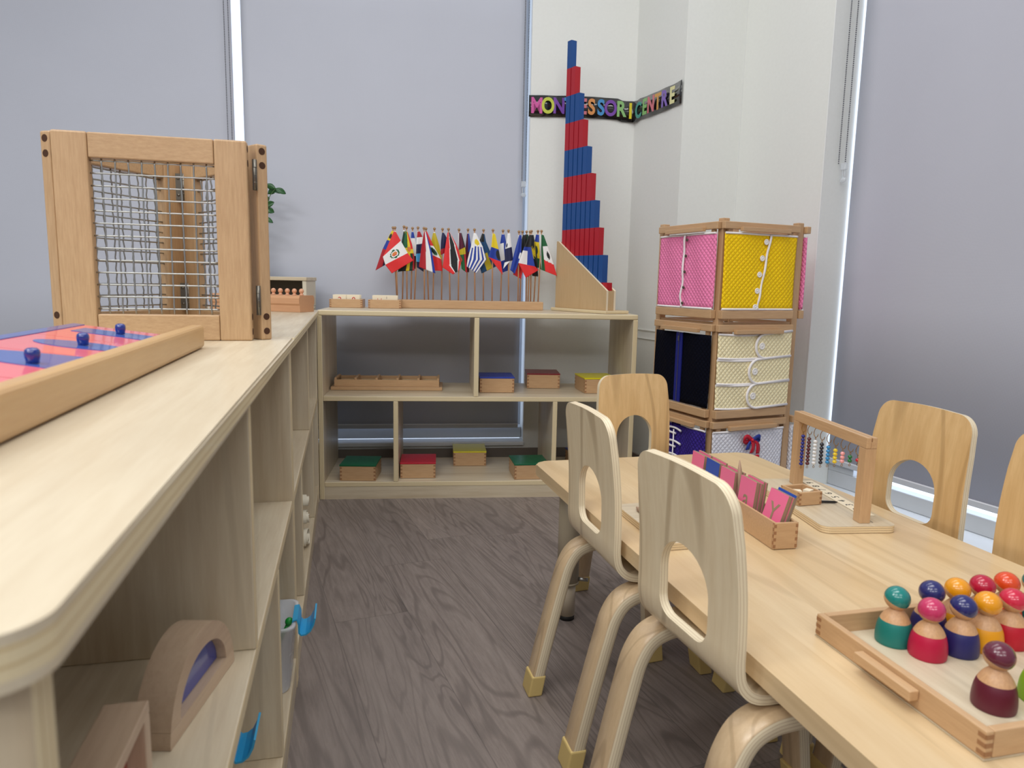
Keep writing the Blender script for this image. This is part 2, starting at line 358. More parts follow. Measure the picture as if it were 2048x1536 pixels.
def blind(name, label, x0, x1, z0, z1, loc, rot, side=False, mat=fabric, chainx=None, cz=1.2, hem=.022, group='roller blinds'):
    t = thing(name, label, 'blind', loc, rot, group)
    mb = MB()
    mb.grid(lambda u, v: (x0 + (x1 - x0) * u, .0015 * math.sin(9 * u + 3), z0 + hem + (z1 - z0 - hem) * v), 40, 4); mb.done('blind_fabric', mat, t, solid=.0012)
    mb = MB(); mb.box(x0, x1, -.006, .006, z0 + .003, z0 + hem, bev=.003); mb.done('hem_bar', plain('hem_bar_m', (196, 199, 205), .35), t)
    mb = MB(); mb.box(x0, x1, -.0065, .0065, z0 + hem - .002, z0 + hem + .002, bev=.001); mb.done('hem_line', plain('hem_line_m', (232, 234, 240), .3), t)
    if chainx is not None:
        mb = MB()
        for dx, dy in (((0, 0), (.016, 0)) if not side else ((0, -.018), (.002, .010))):
            z = cz; mb = MB()
            while z < z1: mb.ball((chainx + dx, -.022 + dy, z + (.003 if dx else 0)), .0024, seg=6); z += .0062
            mb.done('bead_chain', chain_m, t)
        mb = MB(); mb.box(chainx - .003, chainx + .019, -.028, -.016, cz - .022, cz + .002, bev=.003); mb.cyl((chainx + .004, -.022, cz - .05), (chainx + .004, -.022, cz - .02), .002, 8); mb.cyl((chainx + .013, -.022, cz - .05), (chainx + .013, -.022, cz - .02), .002, 8); mb.ball((chainx + .008, -.022, cz - .055), .012, sc=(1, .5, .8)); mb.done('chain_weight', clear, t)
    return t
blind('roller_blind', 'grey roller blind at the far left, behind the wire mesh panels', -4.15, -1.650, .17, 2.45, BW(0, .035), BW.a, chainx=-1.672, cz=.95)
blind('roller_blind', 'wide grey roller blind behind the flags and the open shelf', -1.614, -.470, .17, 2.45, BW(0, .035), BW.a, chainx=-.478, cz=1.245)
# the side blind: local x runs along -RW.Y
bs = blind('roller_blind', 'grey roller blind in the window beside the table', .008, 2.75, .18, 2.45, RW(GX - .006, RWin), RW.a - math.pi / 2, side=True, mat=fabric2, chainx=-.0, cz=1.25)
for c_ in bs.children:
    if c_.name.startswith(('bead_chain', 'chain_weight')):
        c_.data.transform(Matrix.Translation((.01, -.03, 0)))

# ------------------------------------------------------------------ BANNER
ban = thing('wall_banner', 'black laminated strip with colourful letters bent around the wall corner', 'banner', BW(0, 0))
bk = plain('black_card', (24, 24, 26), .12, coat=1)
def bpt(s_, z, off):   # point on the strip: s<0 on the back wall, s>0 on the return wall
    if s_ < 0: p = BW(s_, -.004 - off)
    else: p = RW(-.004 - off, -s_)
    return p - ban.location + Vector((0, 0, z))
def zc(s_): return 1.5535 + .004 * math.cos((s_ + .2) * 9) - (.006 if -.06 < s_ < .05 else 0)
mb = MB()
ss = [-.458 + i * .02 for i in range(23)] + [-.006] + [.012] + [.03 + i * .02 for i in range(16)] + [.345]
prev = None
for s_ in ss:
    off = .002 + .0018 * math.sin(s_ * 60) + (.006 if -.02 < s_ < .02 else 0)
    a = mb.bm.verts.new(bpt(s_, zc(s_) - .043, off)); b_ = mb.bm.verts.new(bpt(s_, zc(s_) + .043, off + .001 * math.sin(40 * s_)))
    if prev: f = mb.bm.faces.new((prev[0], a, b_, prev[1])); f.smooth = True
    prev = (a, b_)
mb.done('strip', bk, ban, solid=.0006)
lc = {'pink': (206, 84, 158), 'lime': (196, 206, 70), 'violet': (122, 72, 170), 'or': (222, 150, 84), 'blue': (70, 146, 206), 'green': (140, 190, 120), 'yel': (226, 210, 40), 'rose': (214, 120, 130), 'teal': (80, 160, 150), 'cream': (226, 222, 166), 'tan': (214, 160, 84), 'lil': (130, 104, 186)}
letters = [('M', -.425, 'pink'), ('O', -.378, 'lime'), ('N', -.331, 'violet'), ('T', -.288, 'blue'), ('E', -.229, 'rose'), ('S', -.192, 'or'), ('S', -.151, 'blue'), ('O', -.109, 'violet'), ('R', -.064, 'green'), ('I', -.024, 'yel'),
           ('C', .045, 'teal'), ('E', .092, 'green'), ('N', .140, 'rose'), ('T', .188, 'tan'), ('R', .236, 'lil'), ('E', .286, 'cream')]
for ch, s_, cn in letters:
    base = BW if s_ < 0 else RW
    of = .0092 + max(0, .0018 * math.sin(s_ * 60)) + (.006 if abs(s_) < .03 else 0) + .0015
    o_ = (BW(s_, -of) if s_ < 0 else RW(-of, -s_)) - ban.location + Vector((0, 0, zc(s_) - .002))
    ex = BW.X if s_ < 0 else -RW.Y; nn = -BW.Y if s_ < 0 else -RW.X
    M = Matrix((ex, Vector((0, 0, 1)), nn)).transposed().to_4x4(); M.translation = o_
    text_mesh('letter', ch, .086, plain('letter_' + cn, lc[cn], .35), ban, M @ Matrix.Diagonal((.78, 1, 1, 1)), .0008, .0028)

# ------------------------------------------------------------------ CABINETS
def low_cabinet(name, label, fr, x0, x1, y0, y1, panels_up, panels_lo, axis, zt=CZ, zm=.392, zb=.066, group=None, over=(0, 0), th=.018, front=0, rc=0):
    """open shelf unit; runs along local axis (0 = x, 1 = y); panels given by centre; front faces -y (axis 0) or +x (axis 1)"""
    t = thing(name, label, 'shelf', fr(0, 0), fr.a, group)
    a0, a1 = (x0, x1) if axis == 0 else (y0, y1)
    def B(nm, a, b, z0, z1, grain, inset=0, edge=2, bev=.002):
        mb = MB()
        if axis == 0: mb.box(a, b, y0 + inset, y1, z0, z1, bev=bev, edge=edge)
        else: mb.box(x0, x1 - inset, a, b, z0, z1, bev=bev, edge=edge)
        return mb.done(nm, [birch[grain], bedge[edge]], t)
    g = 0 if axis == 0 else 1
    if rc:
        mb = MB(); mb.prism(rrect(x0, x1 + front, a0 - over[0], a1 + over[1], rc, seg=12, corners=(0, 0, 0, 1)), zt - .020, zt, 0, 1)
        bmesh.ops.bevel(mb.bm, geom=[e for e in mb.bm.edges if abs(e.verts[0].co.z - e.verts[1].co.z) < 1e-4], offset=.004, segments=2, affect='EDGES'); mb.done('top_board', [birch[g], bedge[2]], t)
    else: B('top_board', a0 - over[0], a1 + over[1], zt - .020, zt, g, -front if axis == 1 else 0, 2, .004)
    B('shelf_board', a0 + th, a1 - th, zm - .018, zm, g, .001); B('bottom_board', a0 + th, a1 - th, zb - .018, zb, g, .001)
    pe = 0 if axis == 0 else 1
    for k in (a0, a1 - th): B('side_panel', k, k + th, 0, zt - .020, 2, 0, pe)
    for c_ in panels_up: B('divider', c_ - th / 2, c_ + th / 2, zm, zt - .020, 2, .001, pe)
    for c_ in panels_lo: B('divider', c_ - th / 2, c_ + th / 2, zb, zm - .018, 2, .001, pe)
    mb = MB()
    if axis == 0: mb.box(x0 + th, x1 - th, y0 + .002, y0 + .018, 0, zb - .018)
    else: mb.box(x1 - .018, x1 - .002, y0 + th, y1 - th, 0, zb - .018)
    mb.done('plinth', birch[g], t)
    if axis == 1:
        mb = MB(); mb.box(x0 - .006, x0 - .0002, a0, a1, .02, zt - .021); mb.done('back_panel', birch[1], t)
    return t
low_cabinet('open_shelf', 'long birch plywood shelf with no back, standing in front of the wide blind', S, .0, 1.19, 0, .375, [.580], [.282, .882], 0)
low_cabinet('low_cabinet', 'nearest birch shelf cabinet, its rounded corner filling the bottom left', L, -.375, 0, -1.157, -.001, [-.585], [-.318], 1, over=(.020, 0), front=.009, rc=.022)
low_cabinet('low_cabinet', 'far birch shelf cabinet between the nearest one and the open shelf', L, -.375, 0, .002, 1.235, [.66], [.28, .86], 1, front=.009)
low_cabinet('corner_cabinet', 'low birch cabinet tucked in the corner under the small step shelf', L, -.40, -.018, 1.245, 1.66, [], [], 1)

# ------------------------------------------------------------------ TABLE
table = thing('activity_table', 'long child height table with a pale maple top beside the window', 'table', T(0, 0), T.a)
maple = wood('maple_tabletop', (230, 207, 168), (206, 175, 130), 1, line=9, fig=3.0, planks=(0, .078), rough=.36, coat=.25, strength=.7, lines=.35)
mb = MB(); mb.prism(rrect(0, .585, -1.205, 0, .028), TZ - .026, TZ)
bmesh.ops.bevel(mb.bm, geom=[e for e in mb.bm.edges if abs(e.verts[0].co.z - e.verts[1].co.z) < 1e-4], offset=.004, segments=2, affect='EDGES')
mb.done('tabletop', [maple], table)
legm = plain('taupe_metal', (176, 164, 142), .38); legm2 = plain('light_inner_tube', (196, 182, 160), .35)
for lx, ly in ((.083, -.045), (.502, -.045), (.083, -1.12), (.502, -1.12)):
    mb = MB(); mb.cyl((lx, ly, .095), (lx, ly, TZ - .026), .0265, 28); mb.tube([(lx, ly, .093), (lx, ly, .098)], .0275, 28); lg = mb.done('leg', legm, table)
    mb = MB(); mb.cyl((lx, ly, .012), (lx, ly, .1), .020, 24); mb.done('inner_tube', legm2, lg)
    mb = MB(); mb.cyl((lx, ly, 0), (lx, ly, .012), .019, 20); mb.done('foot', plain('black_rubber', (24, 22, 22), .6), lg)
    mb = MB(); mb.cyl((lx + .018, ly - .010, .105), (lx + .044, ly - .024, .105), .0045, 12); mb.done('locking_knob', steel, lg)
mb = MB(); mb.tube([(.125, -.065, TZ - .027), (.125, -.065, TZ - .095), (.128, -.067, TZ - .108), (.134, -.07, TZ - .108), (.150, -.08, TZ - .07), (.158, -.084, TZ - .027)], .0018, 8)
mb.done('wire_hook', plain('dark_wire', (70, 66, 60), .4, metal=.8), table)

# ------------------------------------------------------------------ CHAIRS
shell_m = wood('bent_maple', (234, 218, 186), (212, 188, 150), 2, line=11, fig=2.2, rough=.34, coat=.3, strength=.75, lines=0.7)
shell_m2 = wood('bent_maple_golden', (220, 186, 134), (190, 150, 96), 2, line=11, fig=2.2, rough=.34, coat=.3, strength=.75, lines=0.5)
seat_m = wood('bent_maple_seat', (206, 174, 128), (176, 140, 94), 0, line=11, fig=2.2, rough=.34, coat=.3)
legw = wood('bent_maple_leg', (214, 188, 152), (188, 158, 120), 2, line=16, fig=1.6, rough=.34, coat=.3, strength=.7, lines=0.45)
pe_uv = plyedge('chair_ply_edge', (230, 216, 186), (192, 168, 134), uv=True, pitch=.0044)
cap_m = plain('pale_rubber_cap', (214, 188, 122), .5)
def catmull(P, n=8):
    out = []
    for i in range(len(P) - 1):
        p0 = P[max(i - 1, 0)]; p1 = P[i]; p2 = P[i + 1]; p3 = P[min(i + 2, len(P) - 1)]
        for k in range(n):
            t = k / n; out.append(tuple(.5 * (2 * b + (c - a) * t + (2 * a - 5 * b + 4 * c - d) * t * t + (-a + 3 * b - 3 * c + d) * t ** 3) for a, b, c, d in zip(p0, p1, p2, p3)))
    out.append(P[-1]); return out
def strip_solid(mb, path, half, th, mats=(0, 1), flip=1):
    """bent laminated strip: path of (x, z), constant half width, rectangular section with soft edges"""
    n = len(path); rows = []
    for i, (x, z) in enumerate(path):
        a = path[max(i - 1, 0)]; b = path[min(i + 1, n - 1)]; tx, tz = b[0] - a[0], b[1] - a[1]; l = math.hypot(tx, tz); nx, nz = -tz / l * flip, tx / l * flip
        h = half(i / (n - 1)) if callable(half) else half; e = min(.002, h / 3); q = th / 2
        sec = [(-h, -q + e), (-h, q - e), (-h + e, q), (h - e, q), (h, q - e), (h, -q + e), (h - e, -q), (-h + e, -q)]
        rows.append([(mb.bm.verts.new((x + nx * d, y, z + nz * d)), d) for y, d in sec])
    for i in range(n - 1):
        for k in range(8):
            a, b, c, d = rows[i][k], rows[i][(k + 1) % 8], rows[i + 1][(k + 1) % 8], rows[i + 1][k]
            f = mb.bm.faces.new((a[0], b[0], c[0], d[0])); f.smooth = True; f.material_index = mats[1] if k in (0, 4) else mats[0]
            for lp, s_ in zip(f.loops, (a, b, c, d)): lp[mb.uv].uv = (i / n, s_[1])
    for r_, rv in ((rows[0], 1), (rows[-1], 0)):
        f = mb.bm.faces.new([s_[0] for s_ in (r_[::-1] if rv else r_)]); f.material_index = mats[1]
        for lp, s_ in zip(f.loops, (r_[::-1] if rv else r_)): lp[mb.uv].uv = (0, s_[1])
def chair_shell(parent, mat, lift=0):
    """backrest and seat bent from one sheet, arched opening low in the back"""
    prof = catmull([(-.018, .603), (-.009, .54), (-.002, .47), (.0, .41), (.0005, .372), (.007, .348), (.026, .332), (.058, .328), (.12, .330), (.19, .331), (.25, .328), (.285, .318)], 8)
    prof = [(x, z + lift * min(1, max(0, (.47 - z) / .10))) for x, z in prof]
    d = [0]
    for a, b in zip(prof, prof[1:]): d.append(d[-1] + math.hypot(b[0] - a[0], b[1] - a[1]))
    Lg = d[-1]
    def at(s_):
        s_ = min(max(s_, 0), Lg)
        for i in range(len(d) - 1):
            if s_ <= d[i + 1] + 1e-9: break
        t = (s_ - d[i]) / (d[i + 1] - d[i]); a, b = prof[i], prof[i + 1]
        tx, tz = b[0] - a[0], b[1] - a[1]; l = math.hypot(tx, tz)
        return a[0] + tx * t, a[1] + tz * t, -tz / l, tx / l
    def half(s_):
        w_ = .1175
        if s_ < .25: w_ = .1105 + .007 * math.sin(min(1, s_ / .2) * math.pi / 2)
        if s_ > Lg - .02: w_ -= .0
        return w_
    # outline in (y, s)
    out = []; rt_ = .036; N = 10
    top = [( .1105 * math.cos(0), 0)]
    def crown(y): return .007 * (y / .11) ** 2
    for i in range(N + 1):
        a = math.pi / 2 * i / N; y = .111 - rt_ + rt_ * math.sin(a); s_ = rt_ - rt_ * math.cos(a)
        out.append((y, s_ + crown(.07)))
    topc = [(y, crown(y)) for y in [-.06, -.04, -.02, 0, .02, .04, .06]]
    right = out; side = [(half(s_), s_) for s_ in [.075, .10, .13, .16, .19, .21, .22, .23, .24, .25, .26, .27, .28, .29, .30, .31, .33, .36, .40, .44, .48, .51]]
    tail = [(.1175 - .03 + .03 * math.cos(a), Lg - .03 + .03 * math.sin(a)) for a in [math.pi / 2 * k / 5 for k in range(6)]]
    side = [q for q in side if q[1] < Lg - .032]
    half_out = topc[4:] + right + side + tail
    outline = half_out + [(-y, s_) for y, s_ in reversed(half_out)] + [(0, 0)]
    # opening: flat bottom with round corners, domed top
    hw, s0, s1 = .057, .108, .222
    hole = []
    for i in range(17): a = math.pi * i / 16; hole.append((hw * math.cos(a), s0 + .052 - .052 * math.sin(a)))
    rb = .026
    for i in range(7): a = math.pi / 2 * i / 6; hole.append((-hw + rb - rb * math.cos(a), s1 - rb + rb * math.sin(a)))
    for i in range(7): a = math.pi / 2 * i / 6; hole.append((hw - rb + rb * math.sin(a), s1 - rb + rb * math.cos(a)))
    bm2 = bmesh.new()
    def loop(P):
        vs_ = [bm2.verts.new((y, s_, 0)) for y, s_ in P]; return [bm2.edges.new((vs_[i], vs_[(i + 1) % len(vs_)])) for i in range(len(vs_))]
    es = loop(outline) + loop(hole); bmesh.ops.triangle_fill(bm2, use_beauty=True, edges=es)
    # slice so that the sheet bends smoothly
    s_ = .02
    while s_ < Lg:
        g = bm2.verts[:] + bm2.edges[:] + bm2.faces[:]; bmesh.ops.bisect_plane(bm2, geom=g, plane_co=(0, s_, 0), plane_no=(0, 1, 0)); s_ += .006 if .2 < s_ < .34 else .02
    for yk in range(-5, 6):
        g = bm2.verts[:] + bm2.edges[:] + bm2.faces[:]; bmesh.ops.bisect_plane(bm2, geom=g, plane_co=(yk * .021 + .0007, 0, 0), plane_no=(1, 0, 0))
    bmesh.ops.remove_doubles(bm2, verts=bm2.verts, dist=.0004)
    th = .0125; mb = MB(); vm = {}
    bm2.verts.ensure_lookup_table()
    be = .0022
    bset = set(v for e in bm2.edges if e.is_boundary for v in e.verts)
    def place(y, s2, q):
        x, z, nx, nz = at(s2); return mb.bm.verts.new((x + nx * q, y, z + nz * q))
    F, Bk = {}, {}
    for v in bm2.verts:
        y, s2 = v.co.x, v.co.y
        F[v] = place(y, s2, th / 2); Bk[v] = place(y, s2, -th / 2)
    for f in bm2.faces:
        a = mb.bm.faces.new([F[v] for v in f.verts]); b = mb.bm.faces.new([Bk[v] for v in reversed(f.verts)]); a.smooth = b.smooth = True
    edges_to_bevel = []
    for e in bm2.edges:
        if e.is_boundary:
            v0, v1 = e.verts; f = mb.bm.faces.new((F[v0], F[v1], Bk[v1], Bk[v0])); f.material_index = 1; f.smooth = True
            for lp in f.loops: lp[mb.uv].uv = (0, th / 2 if lp.vert in (F[v0], F[v1]) else -th / 2)
    bm2.free()
    bmesh.ops.recalc_face_normals(mb.bm, faces=mb.bm.faces)
    o = mb.done('seat_shell', [mat, pe_uv], parent, fix=False)
    bv = o.modifiers.new('soft', 'BEVEL'); bv.width = .0022; bv.segments = 2; bv.limit_method = 'ANGLE'; bv.angle_limit = R(50); wn_ = o.modifiers.new('normals', 'WEIGHTED_NORMAL'); wn_.keep_sharp = True
    return o
def make_chair(label, loc, rot, mat=shell_m, lift=0):
    t = thing('child_chair', label, 'chair', loc, rot, 'bentwood chairs around the table')
    chair_shell(t, mat, lift)
    for sy in (-1, 1):
        yc = .1165 * sy
        # rear and front leg of one side meet under the seat
        for nm, pts in (('leg', [(-.0675, .022), (-.052, .09), (-.034, .165), (-.017, .232), (-.006, .268), (.012, .294), (.040, .306), (.075, .3085), (.128, .309)]),
                        ('leg', [(.305, .022), (.296, .09), (.285, .165), (.275, .232), (.267, .268), (.252, .294), (.228, .306), (.19, .3085), (.1285, .309)])):
            pts = [(x, z + lift * (z - .022) / .287) for x, z in pts]; mb = MB(); path = catmull(pts, 6)
            strip_solid(mb, path, .0215, .023, flip=1 if pts[0][0] < 0 else -1)
            for v in mb.bm.verts: v.co.y += yc
            lg = mb.done(nm, [legw, pe_uv], t)
            x0 = pts[0][0]; k = -1 if x0 < 0 else 1
            mb = MB(); mb.box(-.0145, .0145, yc - .0235, yc + .0235, 0, .042, bev=.003)
            for v in mb.bm.verts: v.co.x += x0 + k * .004 - k * (v.co.z / .042) * .008
            mb.done('leg_cap', cap_m, lg)
    mb = MB(); mb.box(.075, .20, -.094, .094, .3035 + lift, .3155 + lift, bev=.002); mb.done('seat_brace', seat_m, t)
    return t
def chair_at(x, y, deg, label, mat=shell_m, lift=0):
    return make_chair(label, T(x, y), T.a + R(deg), mat, lift)
chair_at(-.017, -.448, 0, 'bentwood child chair on the aisle side of the table, the farther of the two', shell_m)
chair_at(-.036, -.834, 3.5, 'bentwood child chair nearest the camera, its arched back in front of the letter cards', shell_m, .015)
cc_ = chair_at(.281, .045, -85, 'golden bentwood child chair at the far end of the table, facing the camera', shell_m2)
cc_.scale = (1, .89, .985)
chair_at(.612, -.520, 180, 'golden bentwood child chair on the window side, right behind the bead hanger', shell_m2)
chair_at(.618, -.818, 180, 'golden bentwood child chair cut by the right edge, next to the window blind', shell_m2)

# ------------------------------------------------------------------ WIRE MESH FRAME (three hinged panels)
def mesh_panel(parent, p0, ang, wdt=.300, h=.342, th=.021, holes=True):
    """panel from p0 along ang, its parts in the thing's coordinates"""
    M = Matrix.Translation(p0) @ Matrix.Rotation(ang, 4, 'Z')
    def part(nm, mb, mt, par=parent): o = mb.done(nm, mt, par); o.data.transform(M); return o
    sw = .053
    for a, b in ((0, sw), (wdt - sw, wdt)):
        mb = MB(); mb.box(a, b, -th / 2, th / 2, 0, h, bev=.003)
        s_ = part('stile', mb, ash[2])
        e = 0 if a == 0 else wdt; sg = -1 if a == 0 else 1
        for z in (.016, .042, h - .036, h - .012):
            mb = MB(); mb.cyl((e - sg * .010, 0, z), (e + sg * .0004, 0, z), .0060, 16); part('dowel_hole', mb, plain('dark_hole', (70, 42, 24), .9), s_)
    mb = MB(); mb.box(sw + .0006, wdt - sw - .0006, -th / 2 + .001, th / 2 - .001, h - .041, h - .0005, bev=.002); part('rail', mb, ash[0])
    mb = MB(); mb.box(sw + .0006, wdt - sw - .0006, -th / 2 + .001, th / 2 - .001, 0.0005, .045, bev=.002); part('rail', mb, ash[0])
    mb = MB(); n = 11; x0, x1, z0, z1 = sw - .002, wdt - sw + .002, .042, h - .038; st = .0203
    k = 0; x = x0 + .016
    while x < x1 - .004:
        mb.tube([(x, .0011 * (1 if (j + k) % 2 else -1), z0 + (z1 - z0) * j / 26) for j in range(27)], .0015, 6); x += st; k += 1
    z = z0 + .012; k = 0
    while z < z1 - .004:
        mb.tube([(x0 + (x1 - x0) * j / 20, .0011 * (1 if (j + k) % 2 else -1), z) for j in range(21)], .0015, 6); z += st; k += 1
    part('wire_mesh', mb, steel)
    return M
J = Vector((-.464, 1.266, CZ)); fa = R(193)
mf = thing('mesh_screen', 'three hinged wooden panels filled with wire mesh, standing on the left cabinets', 'frame', J)
wdt = .300
dirf = Vector((math.cos(fa), math.sin(fa), 0)); lf = dirf * wdt
A2 = R(138.5)
mesh_panel(mf, Vector((0, 0, 0)), fa)
dirA = Vector((math.cos(A2), math.sin(A2), 0)); nrm = Vector((math.cos(R(193 - 90)), math.sin(R(193 - 90)), 0))
mesh_panel(mf, Vector((.018, .020, 0)), A2 + R(.5), wdt=.296)
pL = lf + nrm * .006 + dirf * .0135
A3 = R(76.3)
mesh_panel(mf, pL, A3 - R(3.2), wdt=.298)
def hinge(p, ang, z, lw=.018):
    mb = MB(); M = Matrix.Translation(p) @ Matrix.Rotation(ang, 4, 'Z')
    mb.cyl((0, 0, z), (0, 0, z + .052), .0032, 10)
    for k in range(1, 4): mb.cyl((0, 0, z + k * .013 - .0005), (0, 0, z + k * .013 + .0005), .0036, 10)
    mb.box(-lw, -.001, -.0008, .0008, z, z + .052); mb.box(.001, lw, -.0008, .0008, z, z + .052)
    for sx in ((-.010, .010) if lw > .01 else ()):
        for q in (.01, .042): mb.ball((sx, -.001, z + q), .0028, seg=8, sc=(1, .4, 1))
    o = mb.done('hinge', plain('steel_hinge', (120, 116, 108), .38, metal=1), mf); o.data.transform(M)
apex = Vector((.018, .020, 0)) + dirA * .300
for z in (.045, .262): hinge(Vector((.0095, .006, 0)), A2 + R(90), z, .004); hinge(apex + Vector((.004, -.020, 0)), R(13), z)

# ------------------------------------------------------------------ TRAY OF METAL INSETS on the near cabinet
tr = thing('inset_stand', 'long wooden stand holding glossy pink frames, cut by the left edge', 'stand', L(0, 0, CZ), L.a)
mb = MB(); mb.box(-.134, -.112, -1.0, -.215, .001, .0365, bev=.006, seg=3); mb.done('front_rail', wood('rail_beech', (204, 168, 118), (182, 138, 92), 1, line=22, fig=1.4, strength=.5), tr)
def iz(x): return .0245 + (-.13 - x) * .13
mb = MB(); mb.prism([(-.136, .006), (-.136, iz(-.136) - .0045), (-.262, iz(-.262) - .0045), (-.267, iz(-.267) - .0045), (-.267, .0005), (-.25, .0005)], -.99, -.302, plane='xz')
mb.done('slanted_board', plain('blue_board', (60, 80, 160), .25), tr)
mb = MB(); mb.prism([(-.2535, iz(-.2535) - .0044), (-.267, iz(-.267) - .0044), (-.267, iz(-.267) + .0008), (-.2535, iz(-.2535) + .0008)], -.99, -.300, plane='xz')
mb.done('blue_strip', plain('blue_edge', (66, 88, 172), .2, coat=.5), tr)
pinkm = plain('glossy_pink_metal', (240, 120, 126), .08); bluem = plain('glossy_blue_metal', (70, 98, 176), .08); knobm = plain('navy_knob', (16, 44, 130), .12, coat=1)
def sl(x, y, dz=0): return (x, y, iz(x) + dz)
def slab(pts, dz0, dz1, mat, name, parent, tg=None):
    mb = MB(); lo = [mb.bm.verts.new(sl(x, y, dz0)) for x, y in pts]; hi = [mb.bm.verts.new(sl(x, y, dz1)) for x, y in pts]
    mb.bm.faces.new(lo[::-1]); mb.bm.faces.new(hi)
    for i in range(len(pts)): mb.bm.faces.new((lo[i], lo[(i + 1) % len(pts)], hi[(i + 1) % len(pts)], hi[i]))
    return mb.done(name, mat, parent)
def ell(cx, cy, a, b, n=32): return [(cx + a * math.cos(2 * math.pi * k / n), cy + b * math.sin(2 * math.pi * k / n)) for k in range(n)]
plates = [(-.463, -.301, [(-.240, -.393), (-.240, -.341), (-.146, -.346), (-.146, -.404)], (-.189, -.368), 'blue trapezium'),
          (-.628 + .02, -.465, ell(-.186, -.524, .047, .030), (-.184, -.524), 'blue ellipse'),
          (-.770 + .0, -.610, [(-.233, -.640), (-.226, -.630), (-.205, -.622), (-.142, -.614), (-.142, -.71), (-.19, -.70), (-.222, -.69), (-.232, -.665)], (-.172, -.690), 'broad blue shape'),
          (-.93, -.772, ell(-.188, -.85, .046, .062), (-.186, -.85), 'blue oval')]
for y0, y1, shp, kn, nm in plates:
    f = tag(slab([(-.136, y0), (-.136, y1), (-.253, y1), (-.253, y0)], -.0042, 0, pinkm, 'pink_inset', None), 'glossy pink square frame around a ' + nm + ' on the wooden stand', 'inset', 'pink inset frames on the stand')
    i_ = slab(shp, .00002, .0007, bluem, 'inset', f)
    mb = MB(); mb.lathe([(0, 0), (.0054, 0), (.0056, .003), (.0063, .0055), (.0066, .009), (.0060, .0122), (.0038, .0140), (0, .0145)], 20, Matrix.Translation(sl(kn[0], kn[1], .0007))); mb.done('knob', knobm, i_)
    f.location = tr.location; f.rotation_euler = tr.rotation_euler

# ------------------------------------------------------------------ BLOCKS WITH COLOURED WINDOWS on the near cabinet's shelf
ab = thing('window_block', 'wooden half round block with a blue see-through pane', 'block', L(-.055, -.688, .3925), L.a - R(12))
pale = [wood('pale_block_' + 'xyz'[i], (204, 180, 154), (176, 148, 122), i, line=18, fig=1.6, strength=.8) for i in range(3)]
mb = MB(); N = 24; ro, ri, hb = .078, .056, .0165; h2 = .017
a0 = math.asin(hb / ro); a1 = math.asin((hb) / ri) * .0
o1 = [(ro * math.cos(a0 + (math.pi - 2 * a0) * k / N), ro * math.sin(a0 + (math.pi - 2 * a0) * k / N)) for k in range(N + 1)]
i1 = [(ri * math.cos(math.pi * k / N), hb + (ri - .014) * math.sin(math.pi * k / N)) for k in range(N + 1)]
mb.prism(o1 + i1[::-1], -h2, h2, plane='yz')
mb.done('arch', pale[1], ab)
mb = MB(); mb.prism([(-.078, 0), (.078, 0), (.078, .006), (ro * math.cos(a0), hb - .0004), (-ro * math.cos(a0), hb - .0004), (-.078, .006)], -h2, h2, plane='yz'); mb.done('base_bar', pale[1], ab)
mb = MB(); mb.prism([(y * .985, hb + (z - hb) * .985) for y, z in i1], .003, .007, plane='yz'); mb.done('blue_pane', plain('blue_acrylic', (58, 84, 190), .12, trans=.35, coat=.6), ab)
for v in ab.children: pass
rb_ = thing('window_block', 'wooden square block with a red see-through pane, cut by the bottom edge', 'block', L(-.065, -.916, .3925), L.a)
for nm, b in (('top_bar', (-.016, .016, -.07, .07, .088, .098)), ('base_bar', (-.016, .016, -.07, .07, 0, .014)), ('side_bar', (-.016, .016, .056, .07, .0145, .0875)), ('side_bar', (-.016, .016, -.07, -.056, .0145, .0875))):
    mb = MB(); mb.box(*b, bev=.001); mb.done(nm, pale[1 if 'side' not in nm else 2], rb_)
mb = MB(); mb.box(-.002, .002, -.0555, .0555, .0145, .0875); mb.done('red_pane', plain('red_acrylic', (196, 44, 40), .12, trans=.35, coat=.6), rb_)

